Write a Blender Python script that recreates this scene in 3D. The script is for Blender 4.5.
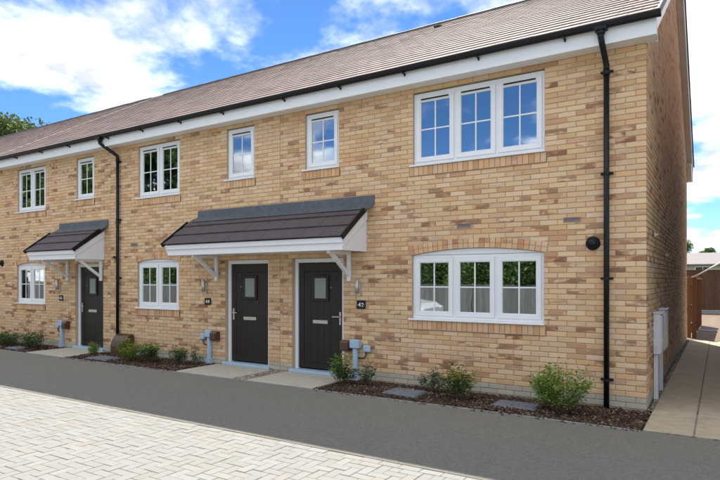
import bpy, math, random
import numpy as np
from mathutils import Vector, Matrix
R = math.radians
rng = random.Random(7)
scene = bpy.context.scene
for o in list(bpy.data.objects): bpy.data.objects.remove(o)
COL = scene.collection

# ------------------------------------------------------------------ camera
CAM = Vector((0.815, -8.30, 1.70)); YAW = 32.209
cd = bpy.data.cameras.new('camera'); cam = bpy.data.objects.new('camera', cd); COL.objects.link(cam)
cam.location = CAM; cam.rotation_euler = (R(90), 0, R(YAW))
cd.sensor_width = 36; cd.lens = 36 * 572 / 720; cd.shift_y = 40 / 720
cd.clip_start = .05; cd.clip_end = 3000
scene.camera = cam
scene.render.resolution_x, scene.render.resolution_y = 1024, 683

# ------------------------------------------------------------------ sky and sun
SUN = Vector((-.30, .62, 1.0)).normalized()          # towards the sun: behind the terrace, a little to the left
SUN_EL = math.asin(SUN.z); SUN_AZ = math.atan2(SUN.x, SUN.y)
world = bpy.data.worlds.new('World'); scene.world = world; world.use_nodes = True
wn, wl = world.node_tree.nodes, world.node_tree.links
wn.clear()
wo = wn.new('ShaderNodeOutputWorld'); bg = wn.new('ShaderNodeBackground'); sky = wn.new('ShaderNodeTexSky')
sky.sky_type = 'NISHITA'; sky.sun_disc = False; sky.sun_elevation = SUN_EL; sky.sun_rotation = SUN_AZ
sky.altitude = 0; sky.air_density = 0.65; sky.dust_density = 0.0; sky.ozone_density = 6.5
bg.inputs['Strength'].default_value = 0.07
# cumulus: noise on the sky seen as a flat layer overhead
tc = wn.new('ShaderNodeTexCoord'); sep = wn.new('ShaderNodeSeparateXYZ'); wl.new(tc.outputs['Generated'], sep.inputs[0])
def wmath(op, a, b=None):
    n = wn.new('ShaderNodeMath'); n.operation = op
    for i, v in enumerate((a, b)):
        if v is None: continue
        if isinstance(v, (int, float)): n.inputs[i].default_value = v
        else: wl.new(v, n.inputs[i])
    return n.outputs[0]
zz = wmath('ADD', wmath('MAXIMUM', sep.outputs[2], 0.0), .22)
cx = wmath('DIVIDE', sep.outputs[0], zz); cy = wmath('DIVIDE', sep.outputs[1], zz)
cmb = wn.new('ShaderNodeCombineXYZ'); wl.new(cx, cmb.inputs[0]); wl.new(cy, cmb.inputs[1])
def wnoise(scale, detail, rough, off):
    mp = wn.new('ShaderNodeMapping'); mp.inputs['Location'].default_value = off
    wl.new(cmb.outputs[0], mp.inputs[0])
    n = wn.new('ShaderNodeTexNoise'); n.inputs['Scale'].default_value = scale; n.inputs['Detail'].default_value = detail
    n.inputs['Roughness'].default_value = rough; n.inputs['Distortion'].default_value = .25
    wl.new(mp.outputs[0], n.inputs['Vector']); return n.outputs['Fac']
CLOUD_OFF = (10.24, 31.56, 0)
dens = wmath('ADD', wmath('MULTIPLY', wnoise(1.3, 9, .56, CLOUD_OFF), .8), wmath('MULTIPLY', wnoise(4.2, 6, .6, (9, 4, 2)), .2))
ramp = wn.new('ShaderNodeValToRGB'); ramp.color_ramp.elements[0].position = .43; ramp.color_ramp.elements[1].position = .565
ramp.color_ramp.interpolation = 'EASE'
wl.new(dens, ramp.inputs[0])
cl = wn.new('ShaderNodeValToRGB')                     # cloud body: bright edges, greyer thick parts
cl.color_ramp.elements[0].position = .36; cl.color_ramp.elements[0].color = (10.5, 10.4, 10.3, 1)
cl.color_ramp.elements[1].position = .60; cl.color_ramp.elements[1].color = (2.8, 2.9, 3.1, 1)
wl.new(wmath('ADD', wmath('MULTIPLY', wnoise(3.1, 6, .6, (5.3, 11.2, 1)), .65), wmath('MULTIPLY', dens, .35)), cl.inputs[0])
mixw = wn.new('ShaderNodeMix'); mixw.data_type = 'RGBA'
wl.new(wmath('MULTIPLY', ramp.outputs[0], .93), mixw.inputs[0]); hs = wn.new('ShaderNodeHueSaturation'); hs.inputs['Saturation'].default_value = 1.1; hs.inputs['Value'].default_value = .64
wl.new(sky.outputs[0], hs.inputs['Color']); wl.new(hs.outputs[0], mixw.inputs[6]); wl.new(cl.outputs[0], mixw.inputs[7])
wl.new(mixw.outputs[2], bg.inputs[0]); wl.new(bg.outputs[0], wo.inputs[0])

sd = bpy.data.lights.new('sun', 'SUN'); sd.energy = 2.0; sd.angle = R(.5); sd.color = (1, .95, .86)
sun = bpy.data.objects.new('sun', sd); COL.objects.link(sun)
sun.rotation_euler = SUN.to_track_quat('Z', 'Y').to_euler(); sun.location = (0, 0, 30)
vs = scene.view_settings; vs.view_transform = 'Standard'; vs.look = 'None'; vs.gamma = 1; vs.use_curve_mapping = False
vs.exposure = 2.25
try:
    scene.cycles.max_bounces = 8; scene.cycles.diffuse_bounces = 4; scene.cycles.transparent_max_bounces = 12
except Exception: pass

# ------------------------------------------------------------------ materials
class NT:
    def __init__(s, name):
        s.m = bpy.data.materials.new(name); s.m.use_nodes = True
        s.n, s.l = s.m.node_tree.nodes, s.m.node_tree.links
        s.b = s.n['Principled BSDF']; s.out = s.n['Material Output']
    def add(s, t, **kw):
        n = s.n.new(t)
        for k, v in kw.items(): setattr(n, k, v)
        return n
    def put(s, sock, v):
        if isinstance(v, (int, float, tuple)): sock.default_value = v
        else: s.l.new(v, sock)
    def math(s, op, a, b=None, clamp=False):
        n = s.add('ShaderNodeMath', operation=op, use_clamp=clamp)
        s.put(n.inputs[0], a)
        if b is not None: s.put(n.inputs[1], b)
        return n.outputs[0]
    def pos(s, scale=(1, 1, 1), obj=False):
        if obj: v = s.add('ShaderNodeTexCoord').outputs['Object']
        else: v = s.add('ShaderNodeNewGeometry').outputs['Position']
        mp = s.add('ShaderNodeMapping'); mp.inputs['Scale'].default_value = scale
        s.l.new(v, mp.inputs[0]); return mp.outputs[0]
    def noise(s, scale, detail=4, rough=.55, vec=None, dist=0):
        n = s.add('ShaderNodeTexNoise'); n.inputs['Scale'].default_value = scale; n.inputs['Detail'].default_value = detail
        n.inputs['Roughness'].default_value = rough; n.inputs['Distortion'].default_value = dist
        s.l.new(vec if vec is not None else s.pos(), n.inputs['Vector']); return n.outputs['Fac']
    def ramp(s, fac, stops):
        r = s.add('ShaderNodeValToRGB'); e = r.color_ramp.elements
        while len(e) < len(stops): e.new(.5)
        for x, (p, c) in zip(e, stops):
            x.position = p; x.color = (c, c, c, 1) if isinstance(c, (int, float)) else (*c, 1)
        s.l.new(fac, r.inputs[0]); return r.outputs[0]
    def mix(s, fac, a, b, mode='MIX'):
        n = s.add('ShaderNodeMix', data_type='RGBA', blend_type=mode)
        s.put(n.inputs[0], fac)
        for i, v in ((6, a), (7, b)): s.put(n.inputs[i], (*v, 1) if isinstance(v, tuple) and len(v) == 3 else v)
        return n.outputs[2]
    def bump(s, h, strength=.3, dist=.01):
        n = s.add('ShaderNodeBump'); n.inputs['Strength'].default_value = strength; n.inputs['Distance'].default_value = dist
        s.l.new(h, n.inputs['Height']); s.l.new(n.outputs[0], s.b.inputs['Normal'])
    def col(s, c): s.put(s.b.inputs['Base Color'], (*c, 1) if isinstance(c, tuple) and len(c) == 3 else c)
    def rough(s, v): s.put(s.b.inputs['Roughness'], v)

def plain(name, c, rough=.5, var=.06, scale=9, metal=0, bump=0, spec=.5, dirt=0):
    t = NT(name); n = t.noise(scale, 5)
    col = t.mix(t.ramp(n, [(.3, 0.), (.7, 1.)]), tuple(x * (1 - var) for x in c), tuple(min(1, x * (1 + var)) for x in c))
    if dirt:
        g = t.ramp(t.noise(2.3, 6, .65), [(.5, 0.), (.8, dirt)])
        col = t.mix(g, col, tuple(x * .55 for x in c))
    t.col(col); t.rough(t.ramp(t.noise(scale * 2.3, 4), [(.2, max(0, rough - .08)), (.8, min(1, rough + .08))]))
    t.b.inputs['Metallic'].default_value = metal; t.b.inputs['Specular IOR Level'].default_value = spec
    if bump: t.bump(t.noise(scale * 6, 4), bump, .004)
    return t.m

def tinted(name, single, grain=60, bump=.5, blotch=(.25, .11, .06), rough=.9, wear=.12, bdist=.004):
    """base colour from each piece's own tint; alpha = how much of a burnt blotch it carries"""
    t = NT(name)
    if single: a = t.add('ShaderNodeObjectInfo'); c, al = a.outputs['Color'], a.outputs['Alpha']
    else: a = t.add('ShaderNodeAttribute', attribute_name='tint'); c, al = a.outputs['Color'], a.outputs['Alpha']
    n1 = t.noise(grain, 5, .6); n2 = t.noise(4.5, 3, .5, t.pos((1, 1, 2.6)), .4); n3 = t.noise(1.1, 4, .6)
    c = t.mix(t.ramp(n1, [(.3, .0), (.75, wear)]), c, (.02, .015, .01))
    c = t.mix(t.math('MULTIPLY', t.ramp(n2, [(.40, 0.), (.52, 1.)]), al), c, blotch)
    c = t.mix(t.ramp(n3, [(.35, 0.), (.75, .10)]), c, (.40, .33, .24))
    t.col(c); t.rough(rough); t.b.inputs['Specular IOR Level'].default_value = .25
    t.bump(t.math('ADD', n1, t.math('MULTIPLY', t.noise(grain * .3, 3), .8)), bump, bdist)
    return t.m

M = {}
M['brick'] = tinted('brick_clay', False); M['brick1'] = tinted('brick_clay_single', True)
M['tile'] = tinted('roof_tile', False, 40, .35, (.10, .09, .085), .8); M['tile1'] = tinted('roof_tile_single', True, 40, .35, (.10, .09, .085), .8)
M['block'] = tinted('paving_block', False, 90, .5, (.30, .25, .19), .9, .16); M['block1'] = tinted('paving_block_single', True, 90, .5, (.30, .25, .19), .9, .16)
M['ctile'] = plain('canopy_tile', (.080, .066, .070), .62, .18, 14, bump=.25, dirt=.3)
M['mortar'] = plain('mortar', (.50, .39, .27), .95, .14, 30, bump=.5, spec=.2)
M['white'] = plain('white_pvc', (.80, .81, .82), .32, .02, 5, dirt=.05)
M['soffit'] = plain('white_soffit', (.78, .78, .77), .45, .02, 5, dirt=.10)
M['black'] = plain('black_pvc', (.0065, .0075, .010), .42, .2, 8, spec=.3)
M['blackm'] = plain('black_matt', (.02, .02, .02), .7, .2, 8)
M['door'] = plain('door_black', (.0125, .0090, .0062), .48, .2, 30, bump=.1)
M['chrome'] = plain('brushed_metal', (.62, .60, .56), .55, .05, 40, metal=1)
M['lead'] = plain('lead_flashing', (.10, .115, .135), .55, .25, 12, metal=.3, bump=.2, dirt=.4)
M['slab'] = plain('concrete_slab', (.47, .44, .365), .85, .10, 12, bump=.3, spec=.3, dirt=.35)
M['pathslab'] = plain('path_slab', (.46, .38, .27), .85, .12, 7, bump=.3, spec=.3, dirt=.5)
M['edging'] = plain('edging_concrete', (.25, .255, .26), .85, .12, 16, bump=.3, spec=.3, dirt=.4)
M['cover'] = plain('slate_cover', (.15, .17, .20), .7, .2, 16, bump=.4, dirt=.4)
M['bluebox'] = plain('grey_blue_plastic', (.40, .52, .64), .4, .05, 9, dirt=.12)
M['meter'] = plain('meter_box_grp', (.66, .68, .70), .35, .04, 9, dirt=.12)
M['brown'] = plain('brown_plastic', (.080, .042, .024), .45, .15, 12, dirt=.2)
M['plaster'] = plain('room_plaster', (.55, .54, .52), .9, .03, 4)
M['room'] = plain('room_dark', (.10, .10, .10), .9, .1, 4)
M['deck'] = plain('roof_felt', (.06, .055, .055), .9, .1, 4)
M['ridge'] = plain('ridge_black', (.028, .028, .032), .6, .2, 9)
M['pale'] = plain('pale_mortar', (.30, .255, .23), .9, .12, 9, bump=.3)
M['curtain'] = plain('pale_curtain', (.62, .66, .68), .9, .06, 20)

t = NT('asphalt')
n1 = t.noise(140, 4, .7); n2 = t.noise(.7, 5, .6); n3 = t.noise(420, 2, .5)
c = t.ramp(n1, [(.25, (.13, .123, .105)), (.55, (.235, .224, .19)), (.85, (.37, .355, .305))])
c = t.mix(t.ramp(n2, [(.3, 0.), (.75, .35)]), c, (.245, .23, .195))
n4 = t.noise(30, 4, .8); n5 = t.noise(3.2, 4, .7)
c = t.mix(t.ramp(n4, [(.47, 0.), (.64, .42)]), c, (.37, .355, .31)); c = t.mix(t.ramp(n4, [(.30, .42), (.46, 0.)]), c, (.09, .083, .072))
c = t.mix(t.ramp(n5, [(.42, 0.), (.75, .3)]), c, (.27, .25, .21))
t.col(c); t.rough(.88); t.bump(t.math('ADD', n1, t.math('ADD', n3, n4)), .9, .008); M['asphalt'] = t.m
t = NT('joint_sand'); n = t.noise(22, 3, .6)
t.col(t.ramp(n, [(.36, (.05, .04, .03)), (.48, (.22, .20, .165)), (.6, (.29, .275, .235))])); t.rough(1.); M['sand'] = t.m
t = NT('bounce_paving'); n = t.noise(3, 5, .6)  # pale tone for the unseen ground that bounces light
t.col(t.ramp(n, [(.3, (.29, .28, .25)), (.7, (.35, .34, .305))])); t.rough(.9); M['court'] = t.m
t = NT('earth'); n = t.noise(30, 5, .7)
t.col(t.ramp(n, [(.3, (.010, .007, .005)), (.7, (.045, .03, .02))])); t.rough(1.); t.bump(n, 1., .03); M['earth'] = t.m
t = NT('ground_grass'); n = t.noise(.4, 6, .7); n2 = t.noise(20, 4)
t.col(t.mix(n, t.ramp(n2, [(.3, (.03, .05, .015)), (.7, (.07, .10, .03))]), (.10, .095, .05))); t.rough(1.); M['grass'] = t.m
t = NT('yard_ground'); n = t.noise(3, 6, .7)
t.col(t.ramp(n, [(.3, (.11, .075, .05)), (.7, (.22, .16, .11))])); t.rough(1.); t.bump(t.noise(40, 4), .6, .01); M['yard'] = t.m
def woodmat(name, dark, light, vec=(9, 9, .7)):
    t = NT(name); n = t.noise(3, 6, .65, t.pos(vec), .6)
    oi = t.add('ShaderNodeObjectInfo')
    c = t.ramp(n, [(.25, dark), (.75, light)])
    c = t.mix(t.math('MULTIPLY', oi.outputs['Random'], .5), c, tuple(x * .55 for x in dark))
    t.col(c); t.rough(.85); t.bump(n, .4, .004); return t.m
M['wood'] = woodmat('brown_stained_timber', (.045, .021, .011), (.14, .07, .036))
M['woodlit'] = woodmat('sunlit_timber', (.13, .06, .028), (.25, .13, .065))  # lit copy of the fence timber, sunlight put into its colour
M['greywood'] = woodmat('weathered_timber', (.085, .085, .082), (.19, .19, .18))
M['bark'] = woodmat('tree_bark', (.05, .04, .03), (.13, .11, .085))
M['stem'] = plain('green_stem', (.10, .085, .04), .8, .2, 30)
def leafmat(name, a, b, single=True):
    t = NT(name)
    g = t.add('ShaderNodeNewGeometry'); r = g.outputs['Random Per Island']
    c = t.ramp(r, [(0., a), (.8, b), (1., tuple(min(1, x * 1.5) for x in b))])
    t.col(c); t.rough(.5); t.b.inputs['Specular IOR Level'].default_value = .4
    tr = t.add('ShaderNodeBsdfTranslucent'); t.l.new(t.mix(.0, c, c), tr.inputs[0])
    mx = t.add('ShaderNodeMixShader'); mx.inputs[0].default_value = .3
    t.l.new(t.b.outputs[0], mx.inputs[1]); t.l.new(tr.outputs[0], mx.inputs[2]); t.l.new(mx.outputs[0], t.out.inputs[0])
    return t.m
M['leaf_dark'] = leafmat('leaf_dark_green', (.035, .072, .024), (.12, .20, .055))
M['leaf_mid'] = leafmat('leaf_mid_green', (.08, .15, .02), (.28, .40, .08))
M['leaf_yellow'] = leafmat('leaf_yellow_green', (.09, .13, .015), (.36, .36, .05))
M['leaf_grey'] = leafmat('leaf_grey_green', (.045, .08, .05), (.13, .185, .105))
M['leaf_tree'] = leafmat('leaf_tree', (.04, .08, .02), (.125, .20, .05))
M['leaf_tree2'] = leafmat('leaf_tree_pale', (.04, .07, .02), (.12, .16, .045))
t = NT('bark_chip'); r = t.add('ShaderNodeNewGeometry').outputs['Random Per Island']
t.col(t.ramp(r, [(0., (.022, .013, .009)), (.6, (.07, .038, .022)), (.9, (.14, .085, .05)), (1., (.34, .26, .19))])); t.rough(.9); M['chip'] = t.m
t = NT('pebble'); r = t.add('ShaderNodeNewGeometry').outputs['Random Per Island']
t.col(t.ramp(r, [(0., (.12, .09, .065)), (.5, (.27, .225, .165)), (1., (.46, .42, .35))])); t.rough(.8); M['pebble'] = t.m
# coated double glazing: mirror of the street over a dark room
t = NT('window_glass'); t.n.remove(t.b)
gl = t.add('ShaderNodeBsdfGlossy'); gl.inputs['Roughness'].default_value = .022; gl.inputs[0].default_value = (.90, .96, 1, 1)
tp = t.add('ShaderNodeBsdfTransparent'); tp.inputs[0].default_value = (.62, .68, .68, 1)
fr = t.add('ShaderNodeFresnel'); fr.inputs[0].default_value = 1.6
f2 = t.math('ADD', t.math('MULTIPLY', fr.outputs[0], 1.2), .36, True)
bn = t.add('ShaderNodeBump'); bn.inputs['Strength'].default_value = .04; bn.inputs['Distance'].default_value = .02
t.l.new(t.noise(2.2, 2), bn.inputs['Height']); t.l.new(bn.outputs[0], gl.inputs['Normal'])
mx = t.add('ShaderNodeMixShader'); t.l.new(f2, mx.inputs[0]); t.l.new(tp.outputs[0], mx.inputs[1]); t.l.new(gl.outputs[0], mx.inputs[2])
t.l.new(mx.outputs[0], t.out.inputs[0]); M['glass'] = t.m
t = NT('obscured_glass'); n = t.noise(90, 3)
t.col(t.ramp(n, [(.3, (.16, .19, .17)), (.7, (.34, .38, .34))])); t.rough(.18); t.bump(n, .5, .004); M['obscure'] = t.m
t = NT('car_paint'); t.col((.78, .78, .77)); t.rough(.25); t.b.inputs['Coat Weight'].default_value = .8; M['car'] = t.m
t = NT('dark_glass'); t.col((.012, .014, .016)); t.rough(.06); M['dglass'] = t.m
M['rubber'] = plain('rubber', (.015, .015, .015), .8, .2, 20)
M['lamp_red'] = plain('lamp_red', (.35, .02, .02), .2, .05, 9)
M['render'] = plain('cream_render', (.52, .45, .35), .9, .08, 3)
M['farroof'] = plain('far_roof', (.20, .185, .18), .85, .12, 6)
M['farbrick'] = plain('red_brown_brick', (.26, .13, .085), .9, .15, 6, bump=.4)
M['digit'] = plain('plaque_white', (.8, .8, .8), .4, .02, 9)

# ------------------------------------------------------------------ mesh helpers (vertices in world space unless said)
class MB:
    def __init__(s): s.v = []; s.f = []; s.t = []
    def raw(s, vs_, fs, tint=None):
        o = len(s.v); s.v.extend(vs_); s.f.extend([tuple(i + o for i in f) for f in fs])
        if tint is not None: s.t.extend([tint] * len(vs_))
        return s
    def box(s, x0, x1, y0, y1, z0, z1, tint=None):
        return s.raw([(x0, y0, z0), (x1, y0, z0), (x1, y1, z0), (x0, y1, z0), (x0, y0, z1), (x1, y0, z1), (x1, y1, z1), (x0, y1, z1)],
              [(0, 3, 2, 1), (4, 5, 6, 7), (0, 1, 5, 4), (1, 2, 6, 5), (2, 3, 7, 6), (3, 0, 4, 7)], tint)
    def cbox(s, x0, x1, y0, y1, z0, z1, ch, tint=None):
        """box with all edges chamfered"""
        vs_ = []; idx = {}
        X, Y, Z = (x0, x1), (y0, y1), (z0, z1)
        for i in (0, 1):
            for j in (0, 1):
                for k in (0, 1):
                    sx, sy, sz = (1, -1)[i], (1, -1)[j], (1, -1)[k]
                    for a in range(3):
                        p = [X[i] + sx * ch, Y[j] + sy * ch, Z[k] + sz * ch]; p[a] = (X[i], Y[j], Z[k])[a]
                        idx[i, j, k, a] = len(vs_); vs_.append(tuple(p))
        fs = []
        for a in range(3):
            b, c = (a + 1) % 3, (a + 2) % 3
            for e in (0, 1):
                q = []
                for (m, n) in ((0, 0), (1, 0), (1, 1), (0, 1)):
                    k = [0, 0, 0]; k[a] = e; k[b] = m; k[c] = n; q.append(idx[(*k, a)])
                fs.append(tuple(q) if e else tuple(reversed(q)))
            for m in (0, 1):
                for n in (0, 1):      # edge running along a
                    k0 = [0, 0, 0]; k0[b] = m; k0[c] = n; k1 = list(k0); k1[a] = 1
                    q = (idx[(*k0, b)], idx[(*k1, b)], idx[(*k1, c)], idx[(*k0, c)])
                    fs.append(q if m == n else tuple(reversed(q)))
        for i in (0, 1):
            for j in (0, 1):
                for k in (0, 1):
                    q = tuple(idx[i, j, k, a] for a in range(3)); fs.append(q if (i + j + k) % 2 else tuple(reversed(q)))
        return s.raw(vs_, fs, tint)
    def prism(s, pts, axis, a, b, tint=None):
        """polygon pts (2-D) extruded along axis 'x','y','z' from a to b"""
        n = len(pts)
        mk = {'x': lambda p, q: (q, p[0], p[1]), 'y': lambda p, q: (p[0], q, p[1]), 'z': lambda p, q: (p[0], p[1], q)}[axis]
        vs_ = [mk(p, a) for p in pts] + [mk(p, b) for p in pts]
        fs = [tuple(range(n)), tuple(range(2 * n - 1, n - 1, -1))] + [(i, (i + 1) % n, n + (i + 1) % n, n + i) for i in range(n)]
        return s.raw(vs_, fs, tint)
    def tube(s, pts, r, n=10, cap=True):
        pts = [Vector(p) for p in pts]; rings = []
        rs = r if isinstance(r, (list, tuple)) else [r] * len(pts)
        o = len(s.v); up = None
        for i, p in enumerate(pts):
            d = (pts[min(i + 1, len(pts) - 1)] - pts[max(i - 1, 0)]).normalized()
            if up is None:
                up = Vector((0, 0, 1)) if abs(d.z) < .9 else Vector((1, 0, 0))
            a = d.cross(up).normalized(); b = a.cross(d).normalized(); up = b
            for k in range(n):
                t_ = 2 * math.pi * k / n; s.v.append(tuple(p + (a * math.cos(t_) + b * math.sin(t_)) * rs[i]))
        for i in range(len(pts) - 1):
            for k in range(n):
                k2 = (k + 1) % n; s.f.append((o + i * n + k, o + i * n + k2, o + (i + 1) * n + k2, o + (i + 1) * n + k))
        if cap:
            s.f.append(tuple(o + k for k in reversed(range(n)))); s.f.append(tuple(o + (len(pts) - 1) * n + k for k in range(n)))
        return s
    def mesh(s, name, mat, smooth=False, fix=False):
        me = bpy.data.meshes.new(name); me.from_pydata(s.v, [], s.f); me.materials.append(mat)
        if s.t:
            at = me.attributes.new('tint', 'FLOAT_COLOR', 'POINT'); at.data.foreach_set('color', np.array(s.t, dtype=np.float32).ravel())
        if fix:
            import bmesh
            b = bmesh.new(); b.from_mesh(me); bmesh.ops.recalc_face_normals(b, faces=b.faces); b.to_mesh(me); b.free()
        if smooth: me.polygons.foreach_set('use_smooth', [True] * len(me.polygons))
        me.update(); return me

def link(name, me, parent=None, loc=(0, 0, 0)):
    o = bpy.data.objects.new(name, me); COL.objects.link(o); o.location = loc
    if parent is not None: o.parent = parent
    return o
def tag(o, label, cat, group=None):
    o['label'] = label; o['category'] = cat
    if group: o['group'] = group
    return o
def root(name, loc, label, cat, group=None):
    o = bpy.data.objects.new(name, None); COL.objects.link(o); o.location = loc; o.empty_display_size = .2
    return tag(o, label, cat, group)
def part(name, mb, mat, parent, smooth=False, fix=True, world=True):
    """mesh in world coordinates hung under a root Empty (loc = -root.loc) or under a part whose origin is the world's"""
    o = link(name, mb.mesh(name, M[mat], smooth, fix), parent)
    if world and parent is not None and parent.type == 'EMPTY': o.location = -parent.location
    return o
def struct(name, mb, mat, fix=True):
    o = link(name, mb.mesh(name, M[mat], False, fix)); o['kind'] = 'structure'; return o
def stuff(o): o['kind'] = 'stuff'; return o
def dist2(p): return (Vector(p) - CAM).length_squared
FWD = Vector((-math.sin(R(YAW)), math.cos(R(YAW)), 0)); RGT = Vector((math.cos(R(YAW)), math.sin(R(YAW)), 0))
def inview(p, m=0.):
    d = Vector(p) - CAM; z = d.dot(FWD)
    if z < .3: return False
    u = d.dot(RGT) / z * 572; v = 280 - d.z / z * 572
    return -360 - m < u < 360 + m and -m < v < 480 + m
def copy_tree(o, parent=None):
    c = o.copy(); COL.objects.link(c); c.parent = parent
    for ch in list(o.children): copy_tree(ch, c)
    return c

# ------------------------------------------------------------------ ground
PAVE_Y = -3.57
g = MB().raw([(-900, -900, -.09), (900, -900, -.09), (900, 900, -.09), (-900, 900, -.09)], [(0, 1, 2, 3)]); struct('ground', g, 'grass', False)
g = MB().box(-40, 16, PAVE_Y, -1.08, -.085, -.02); struct('asphalt_footway', g, 'asphalt')
pb = struct('block_paving', MB().box(-40, 16, -9.2, PAVE_Y - .012, -.086, -.036), 'sand')
struct('bounce_court', MB().box(-60, 40, -15.2, -9.2, -.086, -.03), 'court')  # ground out of view, made pale to bounce light onto the house fronts
struct('footpath', MB().box(.065, 1.61, -1.08, 10.4, -.085, -.012), 'sand')
struct('back_yard', MB().box(-4, 6, 10.4, 27.4, -.085, -.03), 'yard')
bed = struct('planting_bed', MB().box(-28, .06, -1.075, 0.0, -.085, -.035), 'earth')

def tint_block():
    v = rng.uniform(.95, 1.04); w = rng.random()
    c = (.25, .25, .238) if w < .6 else ((.258, .258, .249) if w < .9 else (.248, .243, .222))
    return (c[0] * v, c[1] * v, c[2] * v, .25 if rng.random() < .08 else 0.)
blocks = []                                            # (cx, cy, along_x)
Bw = .105
for k in range(-96, 40):                               # border course along the asphalt
    blocks.append((k * .21 + .1, PAVE_Y - .012 - .055, True, .21))
HX0, HY0 = -20.0, -9.1; nx, ny = int(24 / Bw), 52; HY0 = PAVE_Y - .012 - .1085 - ny * Bw
for j in range(ny):                                     # herringbone: 4-cell diagonal cycle
    for i in range(nx):
        ph = (i - j) % 4
        cx, cy = HX0 + i * Bw, HY0 + j * Bw
        if ph == 0: blocks.append((cx + Bw, cy + Bw / 2, True, 2 * Bw))
        elif ph == 3 and j + 1 == ny: blocks.append((cx + Bw / 2, cy + Bw / 2, None, Bw))
        elif ph == 3: blocks.append((cx + Bw / 2, cy + Bw, False, 2 * Bw))
topY = HY0 + ny * Bw
bl = []
for (cx, cy, ax, L) in blocks:
    if cx < -14 and cy < -6.5: continue
    bl.append((dist2((cx, cy, 0)) if inview((cx, cy, 0), 12) else 1e6, cx, cy, ax, L))
bl.sort()
def block_mesh(h):
    return MB().cbox(-.1032, .1032, -.0507, .0507, -.05, 0, .0035).mesh('block', M['block1'])
bmesh_ = block_mesh(0); big = MB()
for n, (d, cx, cy, ax, L) in enumerate(bl):
    dz = -.02 + rng.uniform(-.0025, .0025)
    if ax is None: big.cbox(cx - .0507, cx + .0507, cy - .0507, cy + .0507, dz - .05, dz, .0035, tint_block())
    elif n < 300:
        o = link('paving_block', bmesh_, pb, (cx, cy, dz)); o.color = tint_block()
        o.rotation_euler = (rng.gauss(0, .006), rng.gauss(0, .004), (0 if ax else math.pi / 2) + rng.gauss(0, .006))
    else:
        a, b = (.1032, .0507) if ax else (.0507, .1032)
        big.cbox(cx - a, cx + a, cy - b, cy + b, dz - .05, dz, .0035, tint_block())
stuff(part('paving_blocks', big, 'block', pb, fix=False))

# edging kerb along the beds, threshold slabs, gravel
ex = -28.0
edge = struct('bed_edging', MB().box(-28, .05, -1.12, -1.075, -.08, -.022), 'edging')
while ex < .0:
    L = .91; x1 = min(ex + L, .05)
    part('edging_stone', MB().cbox(ex + .004, x1 - .004, -1.108, -1.077, -.07, -.010 + rng.uniform(-.002, .002), .006), 'edging', edge, fix=False); ex += L
def slab_thing(x0, x1, label):
    o = link('threshold_slab', MB().cbox(x0, x1, -1.068, -.035, -.06, .0, .008).mesh('threshold_slab', M['slab']))
    return tag(o, label, 'paving slab')
slab_thing(-6.03, -4.62, 'pale concrete slab at the foot of the door numbered 42')
slab_thing(-7.82, -6.36, 'pale concrete slab at the foot of the door numbered 44')
slab_thing(-13.05, -11.50, 'pale concrete slab at the foot of the door numbered 46')
fp = bpy.data.objects['footpath']
for j in range(20):
    y0 = -1.075 + j * .575
    for i, (xa, xb) in enumerate(((.07, .565), (.575, 1.145), (1.155, 1.60))):
        part('paving_slab', MB().cbox(xa + .003, xb - .003, y0 + .004, y0 + .571, -.06, -.004 + rng.uniform(-.002, .002), .005), 'pathslab', fp, fix=False)

ICO = None
def pebbles(name, n, fn, parent=None, smin=.012, smax=.03, zs=.6):
    mb = MB(); g_ = (1 + 5 ** .5) / 2
    iv = [Vector(p).normalized() for p in [(-1, g_, 0), (1, g_, 0), (-1, -g_, 0), (1, -g_, 0), (0, -1, g_), (0, 1, g_), (0, -1, -g_), (0, 1, -g_), (g_, 0, -1), (g_, 0, 1), (-g_, 0, -1), (-g_, 0, 1)]]
    fc = [(0, 11, 5), (0, 5, 1), (0, 1, 7), (0, 7, 10), (0, 10, 11), (1, 5, 9), (5, 11, 4), (11, 10, 2), (10, 7, 6), (7, 1, 8), (3, 9, 4), (3, 4, 2), (3, 2, 6), (3, 6, 8), (3, 8, 9), (4, 9, 5), (2, 4, 11), (6, 2, 10), (8, 6, 7), (9, 8, 1)]
    for _ in range(n):
        x, y, z = fn(); s_ = rng.uniform(smin, smax); a = rng.uniform(0, 6.3); ca, sa = math.cos(a), math.sin(a); sx = s_ * rng.uniform(.8, 1.4)
        mb.raw([(x + (v.x * sx * ca - v.y * s_ * sa), y + (v.x * sx * sa + v.y * s_ * ca), z + v.z * s_ * zs) for v in iv], fc)
    me = mb.mesh(name, M['pebble'], True); o = link(name, me); stuff(o); return o
o = pebbles('gravel', 900, lambda: (rng.uniform(-6.35, -6.04), rng.uniform(-1.06, -.02), -.025 + rng.uniform(0, .015)), smin=.010, smax=.022)
tag(o, 'strip of small pebbles between the slabs of doors 42 and 44', 'gravel')
o = pebbles('gravel', 1500, lambda: (rng.uniform(.012, .062), rng.uniform(.0, 10.6), -.03 + rng.uniform(0, .025)), smin=.008, smax=.018)
tag(o, 'strip of loose pebbles along the foot of the gable wall', 'gravel')
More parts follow.
